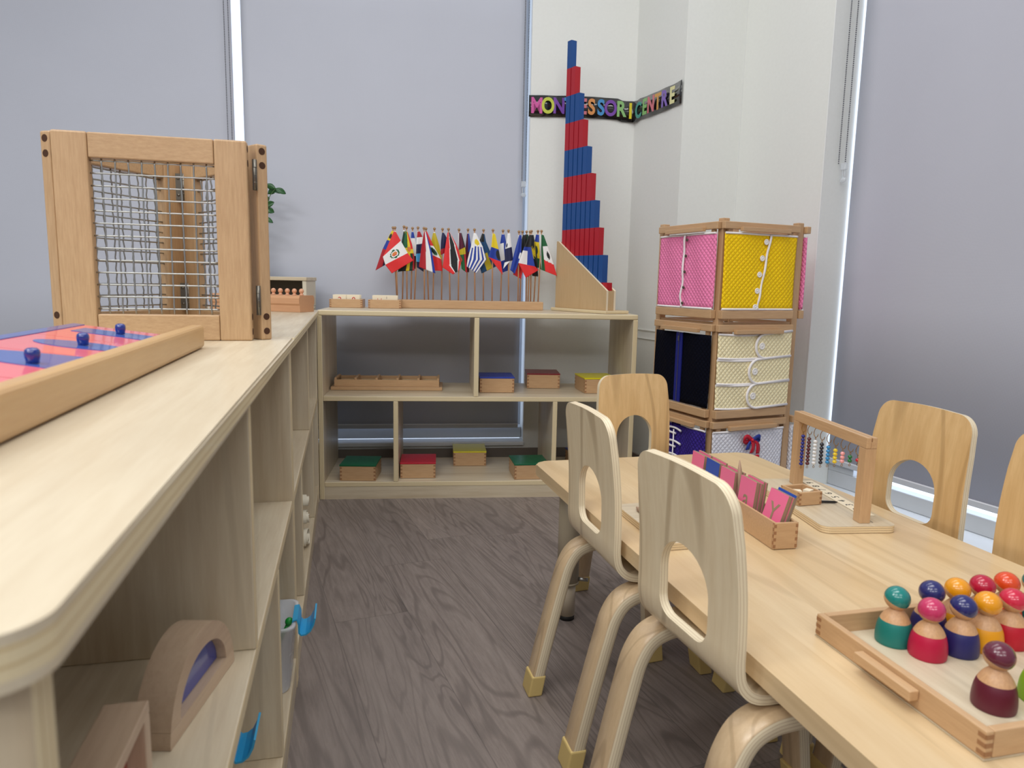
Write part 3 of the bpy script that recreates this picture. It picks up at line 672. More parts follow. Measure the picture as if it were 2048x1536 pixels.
# ------------------------------------------------------------------ CLEAR BINS with blue clips in the lower row
binm = plain('frosted_clear_plastic', (240, 243, 250), .25, alpha=.5); clipm = plain('sky_blue_plastic', (52, 164, 214), .35)
def clear_bin(label, y, x=-.147, zs=.0665):
    t = thing('storage_bin', label, 'bin', L(x, y, zs), L.a, 'clear bins with blue clips')
    W2, D2, Hh = .064, .155, .128
    mb = MB(); rings = []
    for sc, z in ((.90, 0), (.92, .004), (.97, Hh - .006), (1.0, Hh - .006), (1.0, Hh), (.955, Hh), (.89, .006)):
        pts = rrect(-D2 * sc, D2 * sc, -W2 * sc, W2 * sc, .02); rings.append([mb.bm.verts.new((a, b, z)) for a, b in pts])
    n = len(rings[0])
    for a, b in zip(rings, rings[1:]):
        for k in range(n): f = mb.bm.faces.new((a[k], a[(k + 1) % n], b[(k + 1) % n], b[k])); f.smooth = True
    mb.bm.faces.new(rings[0][::-1]); mb.bm.faces.new(rings[-1]); mb.done('body', binm, t)
    mb = MB(); th = .0025
    prof = [(.149, Hh - .004), (.150, Hh + .003), (.157, Hh + .004), (.160, Hh - .006), (.160, Hh - .022), (.164, Hh - .027), (.172, Hh - .026), (.180, Hh - .020), (.186, Hh - .008), (.189, Hh + .004)]
    for i in range(len(prof) - 1):
        (x0, z0), (x1, z1) = prof[i], prof[i + 1]
        for s_ in (0,):
            a = [mb.bm.verts.new((x0, -.038, z0)), mb.bm.verts.new((x0, .026, z0)), mb.bm.verts.new((x1, .026, z1)), mb.bm.verts.new((x1, -.038, z1))]; mb.bm.faces.new(a)
    bmesh.ops.remove_doubles(mb.bm, verts=mb.bm.verts, dist=1e-5)
    mb.done('clip', clipm, t, solid=.003)
    return t
clear_bin('clear plastic bin with a blue clip, beside the end of the near cabinet', -.090)
clear_bin('clear plastic bin with a blue clip, below the blue half round block', -.435, -.212)
gm = plain('green_plastic', (26, 150, 60), .35)
for k in range(5):
    mb = MB(); mb.cyl((0, 0, 0), (.02, .01, .045), .004, 8); mb.ball((.021, .0105, .048), .008)
    o = mb.done('counting_peg', gm); o.location = L(-.030 - .013 * k, -.090 + .014 * (k % 2), .128); o.rotation_euler = (0, 0, k * 1.3)
    tag(o, 'green plastic peg inside the clear bin next to the cabinet end', 'peg', 'green pegs in the clear bin')
# pale shells in the nearer bin
for k in range(8):
    mb = MB(); mb.lathe([(0, 0), (.016, .004), (.022, .012), (.018, .014), (0, .008)], 12, Matrix.Rotation(.5 * k, 4, 'X'))
    o = mb.done('wooden_disc', plain('pale_disc', (226, 214, 200), .5)); o.location = L(-.09 - .025 * (k % 4), -.455 + .03 * (k // 4), .10 + .016 * (k % 3))
    tag(o, 'pale rounded disc inside the clear bin below the half round block', 'disc', 'pale discs in the nearer clear bin')
# folded cloths in the far cabinet
clm = weave('cream_cloth', (226, 218, 196))
for k, (z, r0) in enumerate(((.071, .034), (.133, .026), (.180, .022))):
    mb = MB(); rnd = random.Random(k)
    def sp(u, v, r0=r0, ph=k): a = u * 2 * math.pi * 2.6; rr = r0 * (.25 + .75 * u) * (1 + .06 * math.sin(9 * v + 5 * u + ph)); return (-.20 + .20 * v + .004 * math.sin(11 * u + ph), rr * math.cos(a), rr * .72 * math.sin(a) + r0 * .74)
    mb.grid(sp, 70, 8); o = mb.done('rolled_cloth', clm, solid=.0035); o.location = L(-.008, .60 + .012 * k, z - .003); o.rotation_euler = (0, 0, L.a)
    tag(o, ('lowest', 'middle', 'topmost')[k] + ' of the cream cloths rolled up inside the far cabinet', 'cloth', 'rolled cream cloths')

# ------------------------------------------------------------------ RIBBED KNOB BLOCK, STEP SHELF, LETTER BOXES on the cabinets
redbeech = [wood('red_beech_' + 'xyz'[i], (210, 160, 120), (186, 134, 96), i, line=24, fig=1.5, strength=.6) for i in range(3)]
kb = thing('cylinder_block', 'reddish wooden block with a row of small round knobs on top, beside the mesh screen', 'block', L(-.043, 1.031, CZ), L.a + R(149))
mb = MB(); mb.prism([(.0, .0005), (.0, .022), (.004, .028), (.004, .046), (.0, .052), (-.001, .055), (-.078, .055), (-.08, .052), (-.084, .046), (-.084, .028), (-.08, .022), (-.08, .0005)], 0, .36, plane='yz')
mb.done('block', redbeech[0], kb)
kp = [(0, .0552), (.0072, .0552), (.0074, .0572), (.0045, .060), (.0045, .0615), (.0074, .0652), (.0082, .069), (.0074, .0728), (.0045, .0762), (0, .0775)]
for k in range(10):
    mb = MB(); mb.lathe(kp, 16, Matrix.Translation((.020 + .0275 * k, -.040, 0))); mb.done('knob', plain('pink_beech', (214, 158, 124), .4), kb)
ry = thing('step_shelf', 'low pale box with an open dark front, standing in the corner behind the knob block', 'shelf', S(-.080, .258, CZ), S.a - R(10))
pb = plain('cream_laminate', (212, 204, 184), .45)
for nm, b in (('top_board', (-.29, .003, -.004, .112, .102, .116)), ('side_panel', (-.016, 0, 0, .108, .0005, .1015)), ('side_panel', (-.286, -.27, 0, .108, .0005, .1015)), ('back_panel', (-.2695, -.0165, .100, .108, .0005, .1015))):
    mb = MB(); mb.box(*b, bev=.002); mb.done(nm, [birch[0], pb][nm != 'top_board'] if nm != 'back_panel' else plain('dark_back', (70, 60, 46), .6), ry)
def jbox(name, label, cat, loc, rot, wd, dp, h, wall=.008, mat=beech, nj=4, group=None, lid=None, lidlab=None, mid=None):
    """finger jointed wooden box: origin at front left bottom"""
    t = thing(name, label, cat, loc, rot, group)
    mb = MB(); b0 = .0005
    mb.box(0, wd, 0, wall, b0, h, bev=.0012); mb.box(0, wd, dp - wall, dp, b0, h, bev=.0012)
    mb.box(0, wall, wall, dp - wall, b0, h); mb.box(wd - wall, wd, wall, dp - wall, b0, h); mb.box(wall, wd - wall, wall, dp - wall, b0, .004)
    st = h / (2 * nj)
    for k in range(nj):                               # darker end grain fingers at the corners
        z0 = st * (2 * k + .55); z1 = z0 + st * .95
        for x0 in (-.0002, wd - wall * .95):
            mb.box(x0, x0 + wall * .95 + .0002, -.0003, .001, z0, z1, mi=1)
        for y0 in (.0, dp - wall): 
            mb.box(-.0003, .001, y0 + .0003, y0 + wall - .0003, z0 + st, z1 + st if k < nj - 1 else h - .0005, mi=1)
            mb.box(wd - .001, wd + .0003, y0 + .0003, y0 + wall - .0003, z0 + st, z1 + st if k < nj - 1 else h - .0005, mi=1)
    mb.done('box_body', [mat[0], endgrain], t)
    if lid:
        mb = MB(); mb.box(-.0015, wd + .0015, -.0015, dp + .0015, h + .0003, h + .0058, bev=.001); o = mb.done('lid', lid, t)
        if lidlab: o['label'] = lidlab
    return t
def card(name, label, cat, loc, rot, wd, h, th, mat, tilt=0, group=None, M=None):
    mb = MB(); mb.box(0, wd, 0, th, 0, h, bev=.0003, seg=1)
    if tilt: 
        for v in mb.bm.verts: v.co.y, v.co.z = v.co.y * math.cos(tilt) - v.co.z * math.sin(tilt) * -1, v.co.z * math.cos(tilt) - v.co.y * math.sin(tilt)
    o = mb.done(name, mat); o.location = loc; o.rotation_euler = (0, 0, rot); return tag(o, label, cat, group)
b1 = jbox('card_box', 'small jointed wooden box of number cards, leftmost on the open shelf', 'box', S(.012, .232, CZ), S.a + R(-1), .128, .09, .034)
b2 = jbox('card_box', 'small jointed wooden box of cards touching the flag stand', 'box', S(.163, .222, CZ), S.a + R(-1), .128, .09, .034)
cream = plain('cream_card', (238, 226, 200), .6); redp = plain('red_print', (200, 40, 40), .5)
def digit_on(o, s_, x, z, size, mat, y=-.0003):
    M = Matrix.Translation((x, y, z)) @ Matrix.Rotation(R(90), 4, 'X'); return text_mesh('digit', s_, size, mat, o, M, .0002)
for k in range(4):
    for j in range(2):
        o = card('number_card', '%s cream card in the %s half of the box farthest left' % (('front', 'second', 'third', 'rear')[k], ('left', 'right')[j]), 'card', S(.024 + .0535 * j, .243 + .018 * k, CZ + .0045), S.a, .051, .046, .0025, cream, group='cream number cards in the farther left box')
        if k == 0: digit_on(o, ('2', '0')[j], .027, .026, .030, redp)
for k in range(4):
    o = card('number_card', '%s wide cream card in the box beside the flag stand' % ('front', 'second', 'third', 'rear')[k], 'card', S(.178, .236 + .018 * k, CZ + .0045), S.a, .098, .046, .0025, cream, group='wide cream cards beside the flag stand')
    if k == 0: digit_on(o, '1 1', .028, .028, .018, redp); digit_on(o, '1', .056, .037, .012, black)

# ------------------------------------------------------------------ FLAG STAND AND FLAGS
fs = thing('flag_stand', 'long beech block with drilled holes that carries the small flags', 'stand', S(0, 0, CZ), S.a)
mb = MB(); mb.box(.245, .868, .288, .372, .0005, .034, bev=.002); mb.done('block', beech[0], fs)
COL = {'r': (226, 44, 46), 'w': (240, 240, 240), 'R': (176, 22, 36), 'b': (28, 60, 160), 'n': (22, 28, 72), 'y': (232, 206, 34), 'Y': (196, 176, 30), 'g': (18, 96, 52), 'G': (12, 56, 36), 'k': (22, 24, 26), 'l': (70, 160, 214), 'o': (220, 130, 60), 'B': (20, 72, 116), 'm': (90, 24, 52)}
CK = list(COL)
flag_mats = [plain('flag_' + str(i), COL[k], .55) for i, k in enumerate(CK)]
def disc(u, v, cu, cv, ru, rv): return ((u - cu) / ru) ** 2 + ((v - cv) / rv) ** 2 < 1
def P_peru(u, v):
    if u < .33 or u > .66: return 'r'
    d = ((u - .5) / .115) ** 2 + ((v - .52) / .21) ** 2
    if d < .28: return 'o' if u < .53 else 'r'
    if .55 < d < 1 and not (v > .6 and u < .42): return 'g'
    return 'w'
PT = {
 'venezuela': (lambda u, v: ('k' if disc(u, v, .14, .35, .07, .3) else 'y') if u < .24 else 'b' if u < .48 else 'R' if v < .6 or u < .75 else 'n', 'yellow, blue and dark red flag leaning out behind the red and white crested one'),
 'peru': (P_peru, 'red, white and red flag with a green wreath crest, leftmost in front'),
 'grenada': (lambda u, v: 'r' if v > .78 and u < .5 else ('g' if u < .45 and v < .6 - .3 * u else 'o' if disc(u, v, .5, .6, .07, .2) else 'y' if u < .62 or .4 < v < .62 else 'k' if v < .4 else 'R' if v > .85 else 'G'), 'green, yellow and red flag right of the leftmost crested flag'),
 'darkgreen': (lambda u, v: 'G' if v < .7 else 'y', 'dark green and yellow flag half hidden behind the leftmost crested flag'),
 'paraguay': (lambda u, v: 'R' if u < .22 else 'w' if u < .42 else 'n' if u < .62 else 'l' if (u < .82 and v < .6) else 'n', 'dark red, white and navy flag left of the tall red and white pair'),
 'blue_white': (lambda u, v: 'b' if u < .2 else 'w' if u < .7 else 'k', 'pale striped flag mostly hidden between the green one and the navy one'),
 'netherlands': (lambda u, v: 'R' if v < .48 - .06 * u else 'w' if v < .82 else 'b', 'red, white and blue flag hanging in lengthwise folds'),
 'coat': (lambda u, v: 'r' if u < .36 else ('g' if .35 < disc_d(u, v, .5, .62, .10, .3) < 1 else 'k' if disc_d(u, v, .5, .62, .10, .3) <= .35 else 'w') if u < .66 else 'r', 'red and white flag with a small dark green crest at its middle'),
 'yellow': (lambda u, v: 'Y', 'plain yellow flag behind the red and white one with the small crest'),
 'navy': (lambda u, v: 'n' if u < .8 else 'R', 'navy flag peeping out left of the red one with a black band'),
 'trinidad': (lambda u, v: 'k' if .5 < v + .1 * u < .86 else 'w' if .43 < v + .1 * u < .93 else 'r', 'red flag with a black band edged in white'),
 'guyana': (lambda u, v: ('k' if v > .8 else 'm') if u < .52 else 'Y' if u < .64 else 'g' if v < .7 else 'R', 'maroon, gold and green flag right of the red one with a black band'),
 'plum': (lambda u, v: 'b' if v > .5 and u < .6 else 'm', 'purple and blue flag hidden behind the blue striped one'),
 'uruguay': (lambda u, v: ('y' if disc(u, v, .25, .55, .09, .26) else 'w') if u < .38 or (u < .42 and v < .2) else ('b' if int((v + .02) * 9) % 2 else 'w'), 'white flag with blue stripes and a yellow sun'),
 'bahamas': (lambda u, v: 'k' if u < .3 and v < .75 else 'Y' if (u > .62 and .35 < v < .78) else 'B', 'black, steel blue and gold flag right of the striped one'),
 'ecuador': (lambda u, v: 'y' if u < .36 else (('k' if disc(u, v, .47, .85, .10, .22) else 'b') if u < .60 else 'r'), 'yellow, blue and red flag curling to the right'),
 'salvador': (lambda u, v: 'b' if u < .3 or u > .75 else 'w' if v < .5 and u < .5 else 'b' if v > .6 else 'w', 'blue and white flag behind the white and dark navy one'),
 'panama': (lambda u, v: ('n' if disc(u, v, .28, .2, .05, .14) else 'w') if u < .34 else 'n' if u < .72 else 'w', 'white flag with a dark navy panel'),
 'blue': (lambda u, v: 'b' if not disc(u, v, .55, .9, .08, .15) else 'w', 'plain deep blue flag leaning left'),
 'blackred': (lambda u, v: 'k' if u < .62 else 'w' if (u < .78 and v > .7) else 'r', 'black and red flag low behind the blue one'),
 'jamaica': (lambda u, v: 'k' if v < .45 else 'G', 'black and dark green flag at the back of the right cluster'),
 'antigua': (lambda u, v: 'k' if u < .28 else ('w' if v < .55 - .1 * (.6 - u) and u > .34 else 'b') if u < .60 else 'r', 'black, blue, white and red flag in the middle of the right cluster'),
 'sun_black': (lambda u, v: 'y' if disc(u, v, .48, .35, .13 + .05 * math.sin(14 * math.atan2(u - .48, (v - .35) * .35)), .5) else 'k', 'black flag with a yellow sun'),
 'st_vincent': (lambda u, v: 'b' if u < .24 else ('G' if disc(u, v, .5, .4, .12, .25) else 'y') if u < .74 else 'g', 'blue, yellow and green flag second from the right end'),
 'mexico': (lambda u, v: ('g' if u < .32 or v < .22 else ('k' if disc(u, v, .5, .72, .07, .14) else 'w') if u < .58 + .1 * v else 'r'), 'green, white and red flag at the right end of the stand'),
}
def disc_d(u, v, cu, cv, ru, rv): return ((u - cu) / ru) ** 2 + ((v - cv) / rv) ** 2
FLAGS = [
    ('venezuela', 0.2681, 0.345, [-0.0152, 1.0268], [(0, [-0.0193, 1.0187], [-0.0113, 1.0149]), (0.2, [-0.0354, 0.9884], [-0.0154, 0.9829]), (0.5, [-0.0577, 0.9419], [-0.0277, 0.9286]), (1, [-0.0864, 0.8569], [-0.0399, 0.8841])]),
    ('peru', 0.2721, 0.31, [-0.0091, 1.0246], [(0, [-0.0131, 1.0127], [-0.0052, 1.0109]), (0.33, [-0.0572, 0.9108], [0.0146, 0.9759]), (0.66, [-0.0475, 0.8792], [0.0424, 0.9271]), (1, [-0.0217, 0.8459], [0.0645, 0.8997])]),
    ('grenada', 0.3096, 0.33, [-0.0018, 1.0272], [(0, [-0.0058, 1.0172], [0.0022, 1.0154]), (0.35, [-0.0159, 0.9613], [0.0203, 0.9662]), (0.75, [-0.0119, 0.9114], [0.0304, 0.9124]), (1, [-0.0281, 0.8548], [0.0304, 0.8601])]),
    ('darkgreen', 0.2905, 0.345, [0.0065, 1.032], [(0, [0.0045, 1.016], [0.0126, 1.0162]), (0.6, [-0.0098, 0.9316], [0.0206, 0.9323]), (1, [-0.018, 0.8528], [0.0428, 0.8663])]),
    ('paraguay', 0.3401, 0.33, [0.0139, 1.0285], [(0, [0.0119, 1.0165], [0.0219, 1.0168]), (0.35, [0.0079, 0.9786], [0.0381, 0.9834]), (0.7, [0.0059, 0.9126], [0.0423, 0.9194]), (1, [0.01, 0.8724], [0.0405, 0.8529])]),
    ('blue_white', 0.3253, 0.345, [0.0061, 1.0269], [(0, [0.002, 1.0149], [0.0101, 1.0151]), (0.5, [-0.004, 0.9527], [0.0243, 0.9534]), (1, [-0.0081, 0.87], [0.0203, 0.8665])]),
    ('netherlands', 0.3812, 0.31, [-0.0028, 1.0258], [(0, [-0.0027, 1.0159], [0.0053, 1.0122]), (0.5, [-0.0146, 0.9383], [0.0296, 0.9334]), (1, [-0.0225, 0.8743], [0.0441, 0.8496])]),
    ('coat', 0.3971, 0.335, [-0.0111, 1.0257], [(0, [-0.0151, 1.0157], [-0.007, 1.0179]), (0.35, [-0.0109, 0.9638], [0.0195, 0.9606]), (0.65, [0.0054, 0.9281], [0.0502, 0.909]), (1, [0.0179, 0.8618], [0.0567, 0.8606])]),
    ('yellow', 0.4155, 0.345, [0.0048, 1.0274], [(0, [-0.0012, 1.0132], [0.0089, 1.0135]), (0.5, [-0.0092, 0.9749], [0.0255, 0.9617]), (1, [-0.009, 0.9246], [0.036, 0.9054])]),
    ('navy', 0.4505, 0.345, [0.0023, 1.0263], [(0, [0.0003, 1.0162], [0.0085, 1.0144]), (0.5, [-0.0035, 0.982], [0.025, 0.9867]), (1, [-0.0052, 0.9255], [0.0192, 0.9362])]),
    ('trinidad', 0.485, 0.31, [-0.0083, 1.0245], [(0, [-0.0122, 1.0145], [-0.0022, 1.0148]), (0.45, [-0.0219, 0.9506], [0.0245, 0.9657]), (0.8, [-0.0315, 0.8744], [0.0474, 0.9063]), (1, [0.0113, 0.8471], [0.0356, 0.8638])]),
    ('guyana', 0.519, 0.31, [0.0001, 1.0237], [(0, [0.0002, 1.0137], [0.0103, 1.014]), (0.5, [0.0008, 0.95], [0.025, 0.9626]), (1, [0.0118, 0.87], [0.0344, 0.8544])]),
    ('plum', 0.554, 0.345, [0.0029, 1.0271], [(0, [-0.001, 1.0149], [0.0072, 1.0151]), (0.5, [-0.0085, 0.9481], [0.0159, 0.969]), (1, [-0.0117, 0.8627], [0.009, 0.857])]),
    ('uruguay', 0.5867, 0.31, [-0.0049, 1.0254], [(0, [-0.0088, 1.0133], [0.0014, 1.0136]), (0.38, [-0.0183, 0.9632], [0.0306, 0.9584]), (0.75, [-0.0319, 0.9088], [0.0456, 0.9106]), (1, [-0.0357, 0.8805], [0.0055, 0.8532])]),
    ('bahamas', 0.6233, 0.335, [-0.0033, 1.0261], [(0, [-0.0094, 1.0159], [0.0009, 1.0142]), (0.3, [-0.0212, 0.9814], [0.0076, 0.9821]), (0.75, [-0.0242, 0.9024], [0.0311, 0.9301]), (1, [-0.0091, 0.8539], [0.0504, 0.8838])]),
    ('ecuador', 0.6576, 0.31, [-0.0006, 1.0254], [(0, [-0.0024, 1.0154], [0.0078, 1.0137]), (0.35, [-0.0077, 0.9613], [0.0232, 0.952]), (0.58, [-0.0193, 0.9208], [0.0322, 0.9059]), (1, [-0.0111, 0.9149], [0.0415, 0.8494])]),
    ('salvador', 0.695, 0.335, [0.0052, 1.0263], [(0, [-0.0008, 1.014], [0.0116, 1.0144]), (0.5, [-0.01, 0.9511], [0.0229, 0.9621]), (1, [0.0061, 0.8598], [0.0289, 0.8685])]),
    ('panama', 0.726, 0.31, [-0.0056, 1.0252], [(0, [-0.0095, 1.0171], [0.0007, 1.0173]), (0.35, [-0.0186, 0.9547], [0.008, 0.9634]), (0.7, [-0.0197, 0.9022], [0.0152, 0.9111]), (1, [-0.0253, 0.8737], [-0.0092, 0.8944])]),
    ('blue', 0.7655, 0.31, [-0.0019, 1.0223], [(0, [-0.0017, 1.0123], [0.0086, 1.0106]), (0.5, [-0.0189, 0.9476], [0.0082, 0.9361]), (1, [-0.0359, 0.8703], [-0.0169, 0.8545])]),
    ('blackred', 0.7761, 0.33, [0.0041, 1.0241], [(0, [0.0044, 1.014], [0.0147, 1.0143]), (0.6, [-0.0182, 0.9059], [0.017, 0.9129]), (1, [-0.0317, 0.8525], [0.0021, 0.8348])]),
    ('jamaica', 0.8032, 0.345, [-0.0045, 1.0256], [(0, [-0.0106, 1.0173], [0.0019, 1.0176]), (0.5, [-0.0179, 0.9744], [0.0155, 0.9753]), (1, [-0.0203, 0.8926], [0.0135, 0.883])]),
    ('antigua', 0.8072, 0.31, [0.0016, 1.0235], [(0, [-0.0023, 1.0134], [0.008, 1.0137]), (0.3, [-0.0238, 0.9606], [0.0073, 0.9593]), (0.6, [-0.0451, 0.8994], [0.0236, 0.8868]), (1, [-0.0127, 0.8391], [0.0406, 0.8729])]),
    ('sun_black', 0.8209, 0.335, [-0.0027, 1.0275], [(0, [-0.0066, 1.0152], [0.0059, 1.0156]), (0.5, [-0.011, 0.9379], [0.0202, 0.9448]), (1, [0.0037, 0.8481], [0.029, 0.8466])]),
    ('st_vincent', 0.835, 0.335, [0.0102, 1.0282], [(0, [0.0021, 1.0179], [0.0147, 1.0162]), (0.3, [-0.0054, 0.9832], [0.0156, 0.9796]), (0.75, [0.0003, 0.9242], [0.0214, 0.9186]), (1, [0.0096, 0.8855], [0.0288, 0.8736])]),
    ('mexico', 0.8491, 0.31, [0.0072, 1.0268], [(0, [0.0054, 1.0167], [0.0158, 1.013]), (0.35, [0.0068, 0.9644], [0.0337, 0.9671]), (0.6, [0.008, 0.9178], [0.0562, 0.9068]), (1, [0.0112, 0.8732], [0.0746, 0.85])]),
]
pole_m = wood('flag_pole', (206, 158, 116), (180, 130, 92), 2, line=60)
whiteslv = plain('white_sleeve', (232, 232, 230), .6)
for n_, sx, sy, ball, rows in FLAGS:
    fn, lab = PT[n_]
    t = thing('small_flag', lab, 'flag', S(sx, sy, 0), S.a, 'small flags on the beech stand')
    zb = CZ + .0346; bx, bz = ball
    mb = MB(); mb.cyl((0, 0, zb), (bx * .985, 0, bz), .0028, 10); mb.done('pole', pole_m, t)
    mb = MB(); mb.ball((bx, 0, bz + .003), .0058, seg=14); mb.done('finial', plain('finial_wood', (168, 132, 92), .4), t)
    dy = -.004 if sy < .32 else 0
    mb = MB()
    def at_(u, v, rows=rows, dy=dy, ph=sx * 40):
        for i in range(len(rows) - 1):
            if u <= rows[i + 1][0] + 1e-9: break
        (u0, l0, r0), (u1, l1, r1) = rows[i], rows[i + 1]; k = (u - u0) / (u1 - u0)
        lx, lz = l0[0] + (l1[0] - l0[0]) * k, l0[1] + (l1[1] - l0[1]) * k; rx, rz = r0[0] + (r1[0] - r0[0]) * k, r0[1] + (r1[1] - r0[1]) * k
        return (lx + (rx - lx) * v, dy - .0035 - .006 * math.sin(u * 2.5) * (.5 + .5 * math.sin(6.5 * v + ph)), lz + (rz - lz) * v)
    mb.grid(at_, 40, 30, mi=lambda u, v: CK.index(fn(u, v)))
    o = mb.done('flag_cloth', flag_mats, t, solid=.0005)
    mb = MB(); k0, k1 = .93, .30 if sy > .32 else .55
    p = lambda k: (bx * .985 * k, 0, zb + (bz - zb) * k)
    mb.cyl(p(.66), p(.965), .0032, 10); mb.done('sleeve', whiteslv, t)

# ------------------------------------------------------------------ NUMBER RODS IN THEIR STAND
ra = R(117.5); ro_ = S(1.071, .030, CZ)
rs = thing('rod_stand', 'plywood stand with sloping sides that holds the red and blue rods', 'stand', ro_, S.a + ra)
plyf = [wood('stand_ply_' + 'xyz'[i], (206, 178, 136), (184, 152, 108), i, line=18, fig=1.5, strength=.6) for i in range(3)]
mb = MB(); mb.box(-.014, .335, -.105, .014, .0005, .013, bev=.003, edge=2); mb.done('base_board', [plyf[0], bedge[2]], rs)
edgew = plain('pale_ply_edge', (236, 222, 194), .5)
for y0 in (-.009, -.0465):
    mb = MB(); mb.prism([(0, .0135), (.322, .0135), (.322, .283), (.312, .283), (0, .088)], y0, y0 + .009, plane='xz', mi=0, em=1)
    mb.done('side_panel', [plyf[2], edgew], rs)
mb = MB(); mb.box(0, .009, -.0370, -.0095, .0135, .0875, mi=0); mb.done('front_panel', [plyf[2]], rs)
mb = MB(); mb.box(.313, .322, -.0370, -.0095, .0135, .28); mb.done('back_panel', [plyf[2]], rs)
rodr = plain('rod_red', (176, 14, 34), .4); rodb = plain('rod_blue', (10, 72, 140), .4)
names = ['shortest', 'second shortest', 'third shortest', 'fourth shortest', 'fifth shortest', 'fifth longest', 'fourth longest', 'third longest', 'second longest', 'longest']
for k in range(10):
    mb = MB(); x0 = .0115 + .0295 * k; sg = .1045
    for j in range(k + 1):
        # colours alternate from the top so that neighbouring tops step down the row
        mb.box(x0, x0 + .0252, -.0362, -.0103, sg * j, sg * (j + 1), mi=j % 2)
    bmesh.ops.remove_doubles(mb.bm, verts=mb.bm.verts, dist=1e-5)
    o = mb.done('number_rod', [rodr, rodb]); o.location = ro_ + Vector((0, 0, .0138)); o.rotation_euler = (0, 0, S.a + ra)
    tag(o, names[k] + ' of the upright rods painted in red and blue bands' if k else 'shortest of the upright rods, all red', 'rod', 'red and blue number rods')

# ------------------------------------------------------------------ BOXES AND TRAY on the open shelf
lidc = {'green': plain('green_lid', (12, 96, 60), .3), 'red': plain('red_lid', (190, 16, 44), .3), 'yellow': plain('yellow_lid', (226, 214, 20), .3), 'blue': plain('blue_lid', (34, 62, 170), .3), 'darkred': plain('dark_red_lid', (130, 22, 36), .3)}
gb = 'jointed boxes with coloured lids'
ZB, ZM = .0665, .3925
bw_ = .134
jbox('lidded_box', 'wooden box with a green lid in the lower left compartment', 'box', S(.072, .020, ZB), S.a + R(-4), bw_, .14, .056, lid=lidc['green'], group=gb)
jbox('lidded_box', 'wooden box with a bright red lid right of the lower left divider', 'box', S(.296, .045, ZB), S.a + R(0), bw_, .14, .056, lid=lidc['red'], group=gb)
jbox('lidded_box', 'wooden box with a yellow lid at the back of the lower middle compartment', 'box', S(.503, .225, ZB), S.a + R(0), bw_, .14, .056, lid=lidc['yellow'], group=gb)
jbox('lidded_box', 'wooden box with a green lid partly behind the table corner', 'box', S(.733, .014, ZB), S.a + R(3), bw_, .14, .056, lid=lidc['green'], group=gb)
jbox('lidded_box', 'wooden box with a blue lid in the lower right compartment, behind the chair', 'box', S(1.00, .15, ZB), S.a + R(8), bw_, .14, .056, lid=lidc['blue'], group=gb)
jbox('lidded_box', 'wooden box with a blue lid beside the upper divider', 'box', S(.600, .100, ZM), S.a + R(0), bw_, .14, .056, lid=lidc['blue'], group=gb)
jbox('lidded_box', 'wooden box with a dark red lid, farthest back on the upper level', 'box', S(.800, .222, ZM), S.a + R(-3), bw_, .14, .056, lid=lidc['darkred'], group=gb)
jbox('lidded_box', 'wooden box with a yellow lid behind the golden chair at the end of the table', 'box', S(1.012, .090, ZM), S.a + R(4), bw_, .15, .056, lid=lidc['yellow'], group=gb)
it = thing('compartment_tray', 'long beech tray with five compartments on the upper left of the open shelf', 'tray', S(.024, .150, ZM), S.a - R(1))
mb = MB(); mb.box(0, .43, 0, .155, .0003, .013, bev=.001); mb.done('base_board', beech[0], it)
mb = MB(); 
for b in ((.012, .418, .012, .020), (.012, .418, .135, .143), (.012, .020, .020, .135), (.410, .418, .020, .135)): mb.box(*b, .0135, .040)
for k in range(1, 5): mb.box(.012 + .0812 * k - .004, .012 + .0812 * k + .004, .020, .135, .0135, .046)
mb.box(.012, .020, .0205, .1345, .0135, .046); mb.box(.410, .418, .0205, .1345, .0135, .046)
mb.done('divided_box', beech[0], it)
for k in range(5):
    for j in range(2):
        mb = MB(); mb.box(.024 + .0812 * k, .085 + .0812 * k, .030, .125, .0140 + .0075 * j, .0210 + .0075 * j, bev=.0005)
        o = mb.done('wooden_tile', plain('tile_cream', (226, 202, 160), .5)); o.location = S(.024, .150, ZM); o.rotation_euler = (0, 0, S.a - R(1))
        tag(o, '%s wooden tile in the %s compartment of the long tray' % (('lower', 'upper')[j], ('first', 'second', 'middle', 'fourth', 'last')[k]), 'tile', 'tiles in the compartment tray')

# ------------------------------------------------------------------ PLANT behind the mesh screen (stands on the step shelf)
pl_ = thing('potted_plant', 'leafy green plant in a white pot, mostly hidden by the mesh screen', 'plant', S(-.277, .345, CZ + .1165), S.a)
mb = MB(); mb.lathe([(0, 0), (.020, 0), (.024, .004), (.030, .075), (.032, .080), (.029, .082), (.027, .07), (0, .068)], 28); mb.done('pot', plain('white_pot', (232, 234, 238), .3), pl_)
leafm = plain('leaf_green', (30, 84, 34), .35, coat=.3); stemm = plain('stem_green', (70, 100, 50), .5)
rnd = random.Random(3)
stems = [((.0, 0), (.040, -.01, .29), (.072, -.01, .343)), ((0, 0), (-.02, 0, .2), (.027, -.015, .275)), ((0, 0), (-.01, -.01, .14), (.022, -.02, .228)), ((0, 0), (-.05, .0, .22), (-.08, 0, .33)), ((0, 0), (-.06, -.01, .14), (-.10, .0, .23)), ((0, 0), (-.01, 0, .25), (-.02, .01, .38))]
